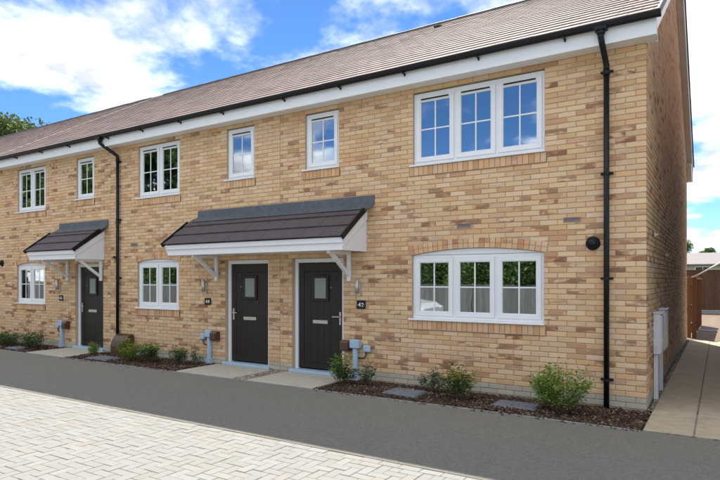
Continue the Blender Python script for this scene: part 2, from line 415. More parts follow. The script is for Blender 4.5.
# bark mulch
mb = MB()
def chip(x, y, z, L, w, h):
    e = Matrix.Rotation(rng.uniform(0, 6.3), 3, 'Z') @ Matrix.Rotation(rng.gauss(0, .35), 3, 'X') @ Matrix.Rotation(rng.gauss(0, .35), 3, 'Y')
    vs_ = [tuple(e @ Vector((a * L * (1 if c > 0 else .8), b * w, c * h)) + Vector((x, y, z))) for c in (-1, 1) for b in (-1, 1) for a in (-1, 1)]
    mb.raw(vs_, [(0, 2, 3, 1), (4, 5, 7, 6), (0, 1, 5, 4), (2, 6, 7, 3), (0, 4, 6, 2), (1, 3, 7, 5)])
def in_slab(x): return -6.38 < x < -4.60 or -7.84 < x < -6.34 or -13.07 < x < -11.48
def mulch(n, xa, xb, s_):
    for _ in range(n):
        x = rng.uniform(xa, xb)
        if in_slab(x): continue
        y = rng.uniform(-1.06, .0); hz = -.028 + .035 * max(0, math.sin(3 * x + 1.3 * math.sin(4 * y)) * .5 + .3) * (1 - abs((y + .55) / .55) ** 3)
        chip(x, y, hz + rng.uniform(0, .012), rng.uniform(.012, .034) * s_, rng.uniform(.006, .014) * s_, rng.uniform(.003, .006) * s_)
mulch(9500, -4.62, .045, 1.); mulch(4500, -11.5, -7.82, 1.2); mulch(1600, -16.6, -13.05, 1.4)
for _ in range(170):
    x = rng.uniform(-4.6, .03) if rng.random() < .6 else rng.uniform(-11.4, -7.85)
    chip(x, -1.09 - abs(rng.gauss(0, .05)), -.008 if rng.random() < .3 else -.014, rng.uniform(.008, .022), rng.uniform(.004, .009), .003)
o = stuff(link('bark_mulch', mb.mesh('bark_mulch', M['chip']))); tag(o, 'dark brown bark mulch spread over the planting beds', 'mulch')

# ------------------------------------------------------------------ the terrace
ZB = .15; CO = .075; MOD = .25; NC = 62; ZW = ZB + NC * CO      # 4.80 wall top
DEPTH = 10.7; RIDGE_Y = 5.35; RIDGE_Z = 8.30; EAVE_Y = -.31; EAVE_Z = 5.03
SL = math.hypot(RIDGE_Y - EAVE_Y, RIDGE_Z - EAVE_Z); SA = math.atan2(RIDGE_Z - EAVE_Z, RIDGE_Y - EAVE_Y)
def brick_tint(z=2., x=0.):
    w = rng.random(); v = rng.uniform(.93, 1.06)
    if w < .50: c = (.735, .505, .295)
    elif w < .72: c = (.755, .545, .345)
    elif w < .90: c = (.715, .455, .245)
    elif w < .965: c = (.65, .40, .22)
    else: c = (.57, .33, .19)
    cl = math.sin(x * 2.1 + 1.7 * z) * math.sin(z * 2.9 - x * .8)
    p = .10 + .12 * max(0, cl) + (.07 if z < 2.4 else 0)
    al = rng.uniform(.4, .95) if rng.random() < p else (rng.uniform(0, .3) if rng.random() < .3 else 0.)
    return (c[0] * v, c[1] * v, c[2] * v * rng.uniform(.93, 1.07), al)
def plinth_tint():
    v = rng.uniform(.9, 1.06); return (.50 * v, .47 * v, .385 * v, 0.)

def chord(R_, zc, z):
    d = R_ * R_ - (z - zc) ** 2; return math.sqrt(d) if d > 0 else 0
def arch_geo(o):
    hw = (o['x1'] - o['x0']) / 2; r = o['rise']; Ri = (hw * hw + r * r) / (2 * r); return (o['x0'] + o['x1']) / 2, hw, Ri, o['z1'] + r - Ri
def subtract(ivs, a, b):
    out = []
    for p, q in ivs:
        if b <= p or a >= q: out.append((p, q)); continue
        if a > p: out.append((p, a))
        if b < q: out.append((b, q))
    return out

def facade_bricks(x0, x1, ops, corner):
    """list of (x0,x1,y0,y1,z0,z1,is_plinth)"""
    res = []
    for k in range(-2, NC):
        z = ZB + k * CO; za, zb = z + .005, z + CO - .005; zm = z + CO / 2
        ivs = [(x0, x1)]
        for o in ops:
            if o['z0'] < zm < o['z1']: ivs = subtract(ivs, o['x0'], o['x1'])
            if o.get('sill') and o['z0'] - .15 < zm < o['z0']: ivs = subtract(ivs, o['x0'] - .06, o['x1'] + .03)
            if o.get('rise'):
                xc, hw, Ri, zc = arch_geo(o); Ro = Ri + .155
                if o['z1'] < zm < o['z1'] + o['rise'] + .155:
                    c_ = chord(Ro, zc, zm); lim = hw + .05 + .12 * (zm - o['z1'])
                    c_ = min(c_, lim); ivs = subtract(ivs, xc - c_, xc + c_)
        odd = k % 2
        for p, q in ivs:
            js = [p]; first = math.floor(p / MOD) - 1
            for i in range(first, int(math.ceil(q / MOD)) + 2):
                j = i * MOD + (MOD / 2 if odd else 0)
                if p + .06 < j < q - .06: js.append(j)
            js.append(q)
            for a, b in zip(js[:-1], js[1:]):
                ea = a + .005; eb = b - .005; yd = .115
                if corner and abs(b - x1) < 1e-6: eb = 0.0; yd = .24 if odd else .115
                if eb - ea > .02: res.append((ea, eb, 0., yd, za, zb, k < 0))
    return res

def mortar_wall(x0, x1, ops, ztop):
    xs = sorted({x0, x1, *[v for o in ops for v in (o['x0'], o['x1']) if x0 < v < x1]})
    zs = sorted({-.08, ztop, *[v for o in ops for v in (max(o['z0'], -.08), o['z1'] + o.get('rise', 0))]})
    hole = lambda xm, zm: any(o['x0'] < xm < o['x1'] and o['z0'] < zm < o['z1'] + o.get('rise', 0) for o in ops)
    mb = MB(); Y0, Y1 = .010, .30
    cell = {}
    for i in range(len(xs) - 1):
        for j in range(len(zs) - 1): cell[i, j] = not hole((xs[i] + xs[i + 1]) / 2, (zs[j] + zs[j + 1]) / 2)
    for (i, j), s_ in cell.items():
        if not s_: continue
        a, b, c, d = xs[i], xs[i + 1], zs[j], zs[j + 1]
        mb.raw([(a, Y0, c), (b, Y0, c), (b, Y0, d), (a, Y0, d)], [(0, 1, 2, 3)]); mb.raw([(a, Y1, c), (b, Y1, c), (b, Y1, d), (a, Y1, d)], [(3, 2, 1, 0)])
        for di, dj, e in ((-1, 0, ((a, c), (a, d))), (1, 0, ((b, d), (b, c))), (0, -1, ((b, c), (a, c))), (0, 1, ((a, d), (b, d)))):
            if not cell.get((i + di, j + dj), False):
                (p, q), (r_, t_) = e
                mb.raw([(p, Y0, q), (r_, Y0, t_), (r_, Y1, t_), (p, Y1, q)], [(0, 1, 2, 3)])
    return mb

def put_bricks(lst, parent, nsingle, tintfn, seed):
    """the nsingle bricks nearest the camera become objects, the rest one mesh"""
    lst = sorted(lst, key=lambda b: dist2(((b[0] + b[1]) / 2, b[2], (b[4] + b[5]) / 2)) if inview(((b[0] + b[1]) / 2, 0, (b[4] + b[5]) / 2)) else 1e6)
    shared = {}; mb = MB()
    for i, (a, b, y0, y1, z0, z1, pl) in enumerate(lst):
        tt = plinth_tint() if pl else tintfn((z0 + z1) / 2, (a + b) / 2)
        if i < nsingle:
            key = (round(b - a, 3), round(y1 - y0, 3), round(z1 - z0, 3))
            if key not in shared: shared[key] = MB().cbox(-key[0] / 2, key[0] / 2, 0, key[1], -key[2] / 2, key[2] / 2, .004).mesh('brick', M['brick1'])
            o = link('brick', shared[key], parent, ((a + b) / 2, y0 + rng.uniform(-.0012, .0012), (z0 + z1) / 2)); o.color = tt
        else:
            dy = rng.uniform(-.0015, .0015)
            mb.cbox(a, b, y0 + dy, y1, z0, z1, .004, tt)
    stuff(part('bricks', mb, 'brick', parent, fix=False))

def make_window(parent, o, nlights, flip=False):
    x0, x1, z0, z1 = o['x0'], o['x1'], o['z0'], o['z1']; FY = .045
    upper = z0 > 3; zt = z1 - (.018 if upper else .004); zb = z0 + .032
    fr = MB(); fw = .045
    fr.box(x0 + .004, x0 + fw, FY, FY + .07, zb, zt).box(x1 - fw, x1 - .004, FY, FY + .07, zb, zt)
    fr.box(x0 + fw, x1 - fw, FY, FY + .07, zb, zb + fw).box(x0 + fw, x1 - fw, FY, FY + .07, zt - fw - (.018 if upper else 0), zt)
    w = (x1 - x0 - 2 * fw); lw = w / nlights; mull = []
    for i in range(1, nlights):
        xm = x0 + fw + i * lw; fr.box(xm - .018, xm + .018, FY + .002, FY + .07, zb + fw, zt - fw)
    win = part('window', fr, 'white', parent)
    gt = zt - fw - (.018 if upper else 0)
    for i in range(nlights):
        a = x0 + fw + i * lw + (.018 if i else 0) + .002; b = x0 + fw + (i + 1) * lw - (.018 if i < nlights - 1 else 0) - .002
        sw = .062; sm = MB(); SY = FY - .012; za, zc = zb + fw + .002, gt - .002
        # sash with a sloped bead towards the glass
        def sash_ring(oa, ob, oza, ozc, w_, y0, y1):
            sm.box(oa, oa + w_, y0, y1, oza, ozc).box(ob - w_, ob, y0, y1, oza, ozc).box(oa + w_, ob - w_, y0, y1, oza, oza + w_).box(oa + w_, ob - w_, y0, y1, ozc - w_, ozc)
        sash_ring(a, b, za, zc, sw, SY, SY + .055)
        ia, ib, iz0, iz1 = a + sw, b - sw, za + sw, zc - sw
        sash_ring(ia, ib, iz0, iz1, .014, SY + .010, SY + .05)
        part('sash', sm, 'white', win)
        ia += .014; ib -= .014; iz0 += .014; iz1 -= .014
        if upper:                                    # trickle vent hood over the glass
            part('trickle_vent', MB().box(ia + .01, ib - .01, SY - .010, SY - .001, iz1 + .028, iz1 + .05), 'blackm', win)
        bm = MB(); xm, zm = (ia + ib) / 2, (iz0 + iz1) / 2 + (.0 if upper else .0)
        bm.box(xm - .010, xm + .010, SY + .020, SY + .038, iz0, iz1).box(ia, xm - .010, SY + .020, SY + .038, zm - .010, zm + .010).box(xm + .010, ib, SY + .020, SY + .038, zm - .010, zm + .010)
        part('glazing_bar', bm, 'white', win)
        for (p, q) in ((ia, xm - .010), (xm + .010, ib)):
            for (r_, s_) in ((iz0, zm - .010), (zm + .010, iz1)):
                part('pane', MB().box(p, q, SY + .026, SY + .032, r_, s_), 'glass', win)
    part('sill', MB().cbox(x0 - .05, x1 + .012, -.045, FY + .06, z0, z0 + .030, .006), 'white', win)
    # plaster reveal inside and a pale curtain at the side
    rv = MB(); rv.box(x0 - .02, x0 + .012, .125, .32, z0, z1).box(x1 - .012, x1 + .02, .125, .32, z0, z1).box(x0, x1, .125, .42, z0 - .02, z0 + .012).box(x0, x1, .125, .32, z1 - .012, z1 + .01)
    part('reveal_lining', rv, 'plaster', win)
    if upper or nlights == 3:                          # a drawn-back curtain at the side of the room
        cm = MB(); n_ = 22; cw = .20 if nlights == 1 else .26; P = []
        for i in range(n_ + 1): P.append((x0 + .015 + cw * i / n_, .20 + .022 * math.sin(i * 1.9)))
        for (p, q) in zip(P[:-1], P[1:]): cm.raw([(p[0], p[1], z0 + .03), (q[0], q[1], z0 + .03), (q[0], q[1], z1 - .02), (p[0], p[1], z1 - .02)], [(0, 1, 2, 3)])
        part('curtain', cm, 'curtain', win, fix=False)
    return win

def make_sill_bricks(parent, o):
    a, b = o['x0'] - .058, o['x1'] + .028; n = max(4, round((b - a) / .083)); w = (b - a) / n; z0 = o['z0'] - .15
    base = part('sill_course', MB().box(a + .004, b - .004, -.006, .09, z0 + .004, o['z0'] - .004), 'mortar', parent)
    for i in range(n):
        me = MB().cbox(a + i * w + .004, a + (i + 1) * w - .004, -.018, .08, z0 + .006, o['z0'] - .004, .004).mesh('brick', M['brick1'])
        q = link('brick', me, base); q.color = (lambda t_: (t_[0] * .95, t_[1] * .88, t_[2] * .86, t_[3] * .5))(brick_tint(1, i))

def make_arch(parent, o):
    xc, hw, Ri, zc = arch_geo(o); half = math.asin(hw / Ri); zt = o['z1'] + o['rise']
    N = 24; pts = []
    for i in range(N + 1):
        a = -half + 2 * half * i / N; pts.append((xc + Ri * math.sin(a), zc + Ri * math.cos(a)))
    top = [(xc + hw, zt + .004), (xc - hw, zt + .004)]
    mb = MB()                                         # mortar spandrels between the intrados and the lintel line
    for (p, q) in zip(pts[:-1], pts[1:]):
        mb.prism([p, q, (q[0], zt + .006), (p[0], zt + .006)], 'y', .011, .30)
    arch = part('arch', mb, 'mortar', parent)
    ext = half + .035 / Ri; n = max(10, round(2 * ext * Ri / .083)); da = 2 * ext / n
    for ring in (0, 1):
        r0 = Ri + .004 + ring * .077; r1 = r0 + .071
        for i in range(n):
            a0 = -ext + i * da + .004 / Ri; a1 = -ext + (i + 1) * da - .004 / Ri
            q = [(xc + r0 * math.sin(a0), zc + r0 * math.cos(a0)), (xc + r0 * math.sin(a1), zc + r0 * math.cos(a1)), (xc + r1 * math.sin(a1), zc + r1 * math.cos(a1)), (xc + r1 * math.sin(a0), zc + r1 * math.cos(a0))]
            b_ = part('brick', MB().prism(q, 'y', -.002 + rng.uniform(-.001, .001), .112), 'brick1', arch)
            t_ = brick_tint(1, i * .3); red = 1 if (i % 7 == 0) else 0
            b_.color = (t_[0] * (.8 if red else .97), t_[1] * (.62 if red else .92), t_[2] * (.6 if red else .9), t_[3] * .6)
    head = [p for p in pts if True]
    poly = [(x, z - .004) for x, z in head]; poly = [(poly[0][0] + .006, o['z1'] + .0)] + poly[1:-1] + [(poly[-1][0] - .006, o['z1'] + .0)]
    part('arch_board', MB().prism(poly, 'y', .035, .09), 'white', arch)

def make_door(parent, o, hinge):
    x0, x1, z1 = o['x0'], o['x1'], o['z1']; FY = .075
    fr = MB(); fw = .075
    fr.cbox(x0 + .004, x0 + fw, FY, FY + .07, .04, z1 - .004, .004).cbox(x1 - fw, x1 - .004, FY, FY + .07, .04, z1 - .004, .004).cbox(x0 + fw + .001, x1 - fw - .001, FY + .001, FY + .07, z1 - .08, z1 - .005, .004)
    LX0, LX1, LZ0, LZ1 = x0 + fw + .004, x1 - fw - .004, .085, z1 - .085; LY = FY + .03
    lf = MB(); W = LX1 - LX0; sx = .115
    lf.cbox(LX0, LX0 + sx, LY, LY + .045, LZ0, LZ1, .003).cbox(LX1 - sx, LX1, LY, LY + .045, LZ0, LZ1, .003)
    lf.cbox(LX0 + sx + .001, LX1 - sx - .001, LY, LY + .045, LZ1 - .16, LZ1, .003).cbox(LX0 + sx + .001, LX1 - sx - .001, LY, LY + .045, LZ0, LZ0 + .09, .003)
    n = 5; pw = (W - 2 * sx - .002) / n
    door = part('door', lf, 'door', parent)
    for i in range(n):
        a = LX0 + sx + .001 + i * pw
        part('plank', MB().cbox(a + .0015, a + pw - .0015, LY + .008, LY + .04, LZ0 + .091, LZ1 - .161, .004), 'door', door, fix=False)
    part('frame', fr, 'white', door)
    part('threshold', MB().cbox(x0 - .05, x1 + .05, -.05, FY + .09, .0, .06, .006), 'bluebox', door)
    xm = (LX0 + LX1) / 2; pz0, pz1 = 1.31, 1.79
    s_ = MB(); a, b = xm - .185, xm + .185; w = .055
    s_.cbox(a, a + w, LY - .022, LY + .03, pz0, pz1, .008).cbox(b - w, b, LY - .022, LY + .03, pz0, pz1, .008).cbox(a + w, b - w, LY - .0215, LY + .03, pz0, pz0 + w, .008).cbox(a + w, b - w, LY - .0215, LY + .03, pz1 - w, pz1, .008)
    part('pane_surround', s_, 'door', door, fix=False)
    part('pane', MB().box(a + w + .001, b - w - .001, LY - .004, LY + .006, pz0 + w + .001, pz1 - w - .001), 'obscure', door)
    part('letter_plate', MB().cbox(xm - .165, xm + .165, LY - .012, LY + .01, .905, .972, .006), 'chrome', door)
    sd_ = -1 if hinge == 'right' else 1
    hx = (LX0 + .055) if sd_ < 0 else (LX1 - .055)
    h = MB().cbox(hx - .018, hx + .018, LY - .010, LY + .005, .90, 1.13, .004)
    h.tube([(hx, LY - .008, 1.045), (hx, LY - .055, 1.045), (hx - sd_ * .03, LY - .06, 1.045), (hx - sd_ * .135, LY - .058, 1.042)], .011, 8)
    h.tube([(hx, LY - .006, .955), (hx, LY - .016, .955)], .012, 10)
    part('handle', h, 'chrome', door, fix=True)
    px = xm - sd_ * -.24
    part('door_viewer', MB().tube([(xm + sd_ * .24, LY + .004, 1.565), (xm + sd_ * .24, LY - .006, 1.565)], .010, 10), 'chrome', door)
    rv = MB().box(x0 - .02, x0 + .003, .15, .32, 0, z1).box(x1 - .003, x1 + .02, .15, .32, 0, z1)
    part('reveal_lining', rv, 'plaster', door)

def tile_tint():
    w = rng.random(); v = rng.uniform(.9, 1.08)
    c = (.222, .158, .150) if w < .5 else ((.20, .148, .145) if w < .8 else ((.235, .165, .145) if w < .95 else (.155, .118, .116)))
    return (c[0] * v, c[1] * v, c[2] * v, rng.uniform(0, .35) if rng.random() < .1 else 0)
TG = .285; TW = .30; NR = int(SL / TG)
def make_roof(parent, x0, x1, nsingle, verge):
    xr = x1 + (.15 if verge else 0)
    dk = MB(); e = .06
    dk.raw([(x0, EAVE_Y + .05, EAVE_Z + .0), (xr - .01, EAVE_Y + .05, EAVE_Z + .0), (xr - .01, RIDGE_Y, RIDGE_Z - .03), (x0, RIDGE_Y, RIDGE_Z - .03)], [(0, 1, 2, 3)])
    by = 2 * RIDGE_Y - EAVE_Y
    dk.raw([(x0, by, EAVE_Z), (xr - .01, by, EAVE_Z), (xr - .01, RIDGE_Y, RIDGE_Z - .03), (x0, RIDGE_Y, RIDGE_Z - .03)], [(3, 2, 1, 0)])
    roof = part('roof', dk, 'deck', parent, fix=False)
    ca, sa = math.cos(SA), math.sin(SA); up = Vector((0, ca, sa)); nor = Vector((0, -sa, ca)); E0 = Vector((0, EAVE_Y, EAVE_Z))
    tl = TG + .075; th = .018; tilt = Vector((0, 0, 0))
    cand = []
    for r in range(NR + 1):
        off = (r % 2) * TW / 2; n = int(math.ceil((xr - x0) / TW)) + 1
        for i in range(n):
            a = x0 + i * TW - off; b = a + TW - .006
            a2, b2 = max(a, x0), min(b, xr)
            if b2 - a2 < .03: continue
            cand.append((a2, b2, r))
    key = lambda c_: dist2(((c_[0] + c_[1]) / 2, EAVE_Y + c_[2] * TG * ca, EAVE_Z + c_[2] * TG * sa)) if (c_[2] > 0 and inview(((c_[0] + c_[1]) / 2, EAVE_Y + c_[2] * TG * ca, EAVE_Z + c_[2] * TG * sa))) else 1e6
    cand.sort(key=key); mb = MB(); sh = {}
    def tile_verts(a, b, j1, j2):
        # lower (tail) end raised on the course below
        lo = nor * (.048 + j1); hi = nor * (.030 + j2)
        q = []
        for (d, base) in ((0., lo), (tl, hi)):
            for x in (a, b):
                q.append(Vector((x, 0, 0)) + up * d + base - nor * th); q.append(Vector((x, 0, 0)) + up * d + base)
        return q
    FC = [(0, 2, 3, 1), (1, 3, 7, 5), (0, 1, 5, 4), (2, 6, 7, 3), (0, 4, 6, 2), (4, 5, 7, 6)]
    for n, (a, b, r) in enumerate(cand):
        E = E0 + up * (r * TG + rng.uniform(-.003, .003))
        if n < nsingle:
            w = round(b - a, 3)
            if w not in sh:
                m = MB().raw([tuple(v) for v in tile_verts(-w / 2, w / 2, 0, 0)], FC); sh[w] = m.mesh('roof_tile', M['tile1'], False, True)
            o = link('roof_tile', sh[w], roof, ((a + b) / 2, E.y, E.z)); o.color = tile_tint(); o.rotation_euler = (0, rng.gauss(0, .006), 0)
        else:
            mb.raw([tuple(v + E) for v in tile_verts(a, b, rng.uniform(-.002, .003), 0)], FC, tile_tint())
    stuff(part('roof_tiles', mb, 'tile', roof, fix=True))
    return roof

def ridge_caps(roof, x0, x1):
    n = int((x1 - x0) / .45); w = (x1 - x0) / n
    prof = [(-.14, -.075), (-.09, .01), (-.03, .045), (.03, .045), (.09, .01), (.14, -.075), (.12, -.085), (-.12, -.085)]
    me = MB().prism(prof, 'x', -w / 2 + .004, w / 2 + .012).mesh('ridge_tile', M['ridge'], False, True)
    for i in range(n): link('ridge_tile', me, roof, (x0 + (i + .5) * w, RIDGE_Y, RIDGE_Z + .035 + (i % 2) * .004))

def eaves(parent, x0, x1, end):
    xe = x1 + (.14 if end else 0)
    part('soffit', MB().box(x0, xe - .004, -.255, -.002, ZW - .004, ZW + .008), 'soffit', parent)
    fa = part('fascia', MB().cbox(x0 + .001, xe, -.278, -.257, ZW - .02, 4.99, .003), 'white', parent, fix=False)
    gx1 = xe + (.05 if end else 0)
    prof = []; gy, gz, gr = -.335, 5.035, .056
    for k in range(13):
        a = math.pi + math.pi * k / 12; prof.append((gy + gr * math.cos(a), gz + gr * 1.45 * math.sin(a) * .9))
    inner = [(gy + (gr - .005) * math.cos(math.pi + math.pi * k / 12), gz + (gr - .005) * 1.3 * math.sin(math.pi + math.pi * k / 12)) for k in range(12, -1, -1)]
    gm = MB(); P = prof + inner; n = len(P)
    gm.raw([(x0, *p) for p in P] + [(gx1, *p) for p in P], [(i, (i + 1) % n, n + (i + 1) % n, n + i) for i in range(n)])
    if end: gm.prism(prof, 'x', gx1 - .004, gx1 + .006)
    gut = part('gutter', gm, 'black', parent, fix=True)
    x = x0 + .35
    while x < x1:
        part('gutter_bracket', MB().cbox(x - .014, x + .014, gy - gr - .004, -.279, gz - .098, gz - .078, .003).box(x - .010, x + .010, -.296, -.2795, gz - .118, gz - .07), 'black', gut); x += 1.22

def opening(x0, x1, z0, z1, **k): return dict(x0=x0, x1=x1, z0=z0, z1=z1, **k)
def make_house(loc_x, x0, x1, label, wins, door, nb, nt, right_end, hinge, ops_extra=()):
    h = root('terraced_house', ((x0 + x1) / 2, 0, 0), label, 'house', 'houses of the brick terrace')
    ops = [dict(o, sill=True) for o, _ in wins] + ([door] if door else [])
    wall = part('wall', mortar_wall(x0, x1 - (.0 if not right_end else .010), ops, ZW), 'mortar', h)
    put_bricks(facade_bricks(x0, x1, ops, right_end), wall, nb, brick_tint, 1)
    for o, n in wins:
        make_window(h, o, n); make_sill_bricks(h, o)
        if o.get('rise'): make_arch(h, o)
    if door: make_door(h, door, hinge)
    roof = make_roof(h, x0, x1, nt, right_end)
    eaves(h, x0, x1, right_end)
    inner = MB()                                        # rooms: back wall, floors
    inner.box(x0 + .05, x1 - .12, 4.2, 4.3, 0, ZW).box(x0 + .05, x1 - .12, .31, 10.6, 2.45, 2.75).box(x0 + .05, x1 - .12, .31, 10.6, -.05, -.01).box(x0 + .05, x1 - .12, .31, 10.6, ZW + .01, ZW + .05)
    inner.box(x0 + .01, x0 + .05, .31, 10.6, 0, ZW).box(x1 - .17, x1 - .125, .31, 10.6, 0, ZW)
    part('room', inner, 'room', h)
    part('rear_wall', MB().box(x0, x1 - .12, DEPTH - .3, DEPTH, -.08, ZW), 'mortar', h)
    return h, wall, roof

S = 5.2
def std_wins(s, three=False):
    return [(opening(-10.39 - s, -9.00 - s, 1.05, 2.10, rise=.065), 2), (opening(-10.36 - s, -8.97 - s, 3.525, 4.725), 2), (opening(-7.58 - s, -6.84 - s, 3.675, 4.725), 1)]
h42, w42, r42 = make_house(0, -6.19, 0.0, 'end house of the brick terrace with wide three-light windows and door 42',
    [(opening(-3.42, -1.315, 1.05, 2.10, rise=.09), 3), (opening(-3.40, -1.305, 3.525, 4.725), 3), (opening(-5.60, -4.86, 3.675, 4.725), 1)],
    opening(-5.90, -4.76, -.08, 2.10), 300, 300, True, 'left')
h44, w44, r44 = make_house(0, -11.39, -6.19, 'middle brick house with two-light windows and door 44 under the long canopy',
    std_wins(0), opening(-7.62, -6.48, -.08, 2.10), 300, 300, False, 'right')
h46, w46, r46 = make_house(0, -16.59, -11.39, 'brick house with door 46 under its own small tiled canopy',
    std_wins(S), opening(-7.62 - S, -6.48 - S, -.08, 2.10), 0, 0, False, 'right')
hA, wA, rA = make_house(0, -21.79, -16.59, 'terrace house whose roof meets house 46 at the pale junction strip',
    std_wins(2 * S), None, 0, 0, False, 'right')
hB, wB, rB = make_house(0, -28.0, -21.79, 'farthest house of the terrace, its roof end below the broad pale green tree',
    std_wins(3 * S), None, 0, 0, False, 'right')
part('end_wall', MB().prism([(0.02, -.08), (DEPTH, -.08), (DEPTH, ZW), (RIDGE_Y, RIDGE_Z - .1), (.02, ZW)], 'x', -28.0, -27.9), 'mortar', hB)

hN, wN, rN = make_house(0, 1.62, 6.82, 'unseen brick house added across the side path to shade the gable',  # house out of view, added to keep sky light off the gable
    [(opening(2.75, 4.14, 1.05, 2.10, rise=.065), 2), (opening(2.75, 4.14, 3.525, 4.725), 2), (opening(5.5, 6.24, 3.675, 4.725), 1)], opening(5.4, 6.54, -.08, 2.10), 0, 0, False, 'right')
part('gable_wall', MB().prism([(.302, -.08), (DEPTH, -.08), (DEPTH, ZW), (RIDGE_Y, RIDGE_Z - .15), (.302, ZW)], 'x', 1.63, 1.89), 'farbrick', hN)
ridge_caps(rN, 1.62, 6.82)
ridge_caps(r42, -6.19, .15); ridge_caps(r44, -11.39, -6.19); ridge_caps(r46, -16.05, -11.39); ridge_caps(rA, -21.79, -16.75); ridge_caps(rB, -28.1, -21.79)
# pale mortared junction running up the slope between house 46 and the next roof
ca, sa = math.cos(SA), math.sin(SA)
def on_slope(x, d, h): return (x, EAVE_Y + d * ca - h * sa, EAVE_Z + d * sa + h * ca)
mb = MB(); A = [on_slope(x, d, h) for d in (.05, SL) for (x, h) in ((-16.66, .0), (-16.52, .0), (-16.52, .050), (-16.66, .050))]
mb.raw(A, [(0, 1, 2, 3), (7, 6, 5, 4), (0, 4, 5, 1), (1, 5, 6, 2), (2, 6, 7, 3), (3, 7, 4, 0)]); part('junction_strip', mb, 'pale', rA)
part('ridge_bedding', MB().box(-16.75, -16.05, RIDGE_Y - .09, RIDGE_Y + .09, RIDGE_Z - .06, RIDGE_Z + .03), 'pale', rA)
# roof ventilator tile on the end house
part('vent_tile', MB().prism([on_slope(0, 5.6, .02)[1:], on_slope(0, 5.85, .02)[1:], on_slope(0, 5.6, .09)[1:]], 'x', -5.12, -4.96), 'ridge', r42)

# gable end of house 42
roofz = lambda y: EAVE_Z + (min(y, 2 * RIDGE_Y - y) - EAVE_Y) * math.tan(SA)
gp = [(.302, -.08), (DEPTH, -.08), (DEPTH, roofz(DEPTH) - .12), (RIDGE_Y, RIDGE_Z - .15), (.302, roofz(.3) - .12)]
gw = part('gable_wall', MB().prism(gp, 'x', -.28, -.010), 'mortar', h42)
mb = MB()
k = -2
while True:
    z = ZB + k * CO; za, zb = z + .005, z + CO - .005
    if zb > RIDGE_Z - .1: break
    odd = k % 2
    ya, yb = 0.0, DEPTH
    if zb > ZW - .02:
        ya = max(.0, (zb + .10 - EAVE_Z) / math.tan(SA) + EAVE_Y); yb = min(DEPTH, 2 * RIDGE_Y - ya)
        if zb < roofz(0) - .1: ya = 0.0
    if zb + .12 > roofz(DEPTH): yb = min(yb, 2 * RIDGE_Y - ((zb + .10 - EAVE_Z) / math.tan(SA) + EAVE_Y))
    start = (.12 if odd == 0 else .245) if ya < .02 and zb < ZW else ya
    j = start
    first = True
    while j < yb - .03:
        nxt = math.floor((j - (.12 if odd == 0 else .245)) / MOD + 1.001) * MOD + (.12 if odd == 0 else .245)
        e = min(nxt, yb)
        if e - j > .03: mb.cbox(-.115, rng.uniform(-.001, .001), j + .005, e - .005, za, zb, .004, plinth_tint() if k < 0 else brick_tint(z, j))
        j = e
    k += 1
stuff(part('bricks', mb, 'brick', gw, fix=False))
# verge: soffit boards, bargeboards, dark dry-verge trim, on both slopes
def slope_bar(name, x0, x1, d0, d1, h0, h1, mat, rear):
    mb = MB(); vs_ = []
    for d in (d0, d1):
        for (x, h) in ((x0, h0), (x1, h0), (x1, h1), (x0, h1)):
            p = on_slope(x, d, h); vs_.append((p[0], 2 * RIDGE_Y - p[1] if rear else p[1], p[2]))
    mb.raw(vs_, [(0, 1, 2, 3), (7, 6, 5, 4), (0, 4, 5, 1), (1, 5, 6, 2), (2, 6, 7, 3), (3, 7, 4, 0)])
    return part(name, mb, mat, h42)
for rear in (False, True):
    d0 = .0
    slope_bar('verge_soffit', .0, .118, d0 + .02, SL, -.16, -.145, 'soffit', rear)
    slope_bar('bargeboard', .12, .142, d0, SL, -.20, -.012, 'white', rear)
    slope_bar('verge_trim', .146, .175, d0 - .02, SL, -.045, .05, 'black', rear)
part('eaves_return', MB().prism([(-.256, ZW - .018), (.0, ZW - .018), (.16, ZW + .04), (.0, 5.02), (-.256, 4.90)], 'x', .005, .119), 'white', h42)
part('eaves_return', MB().prism([(DEPTH, ZW - .25), (DEPTH + .26, ZW - .25), (DEPTH + .26, 4.90), (DEPTH, 5.02), (DEPTH - .4, ZW + .2)], 'x', .005, .119), 'white', h42)
part('rear_fascia', MB().box(-6.19, .14, DEPTH + .262, DEPTH + .285, ZW - .25, 4.98), 'white', h42)
# movement joints in the brickwork on the party lines
for x in (-6.19, -11.39):
    pass

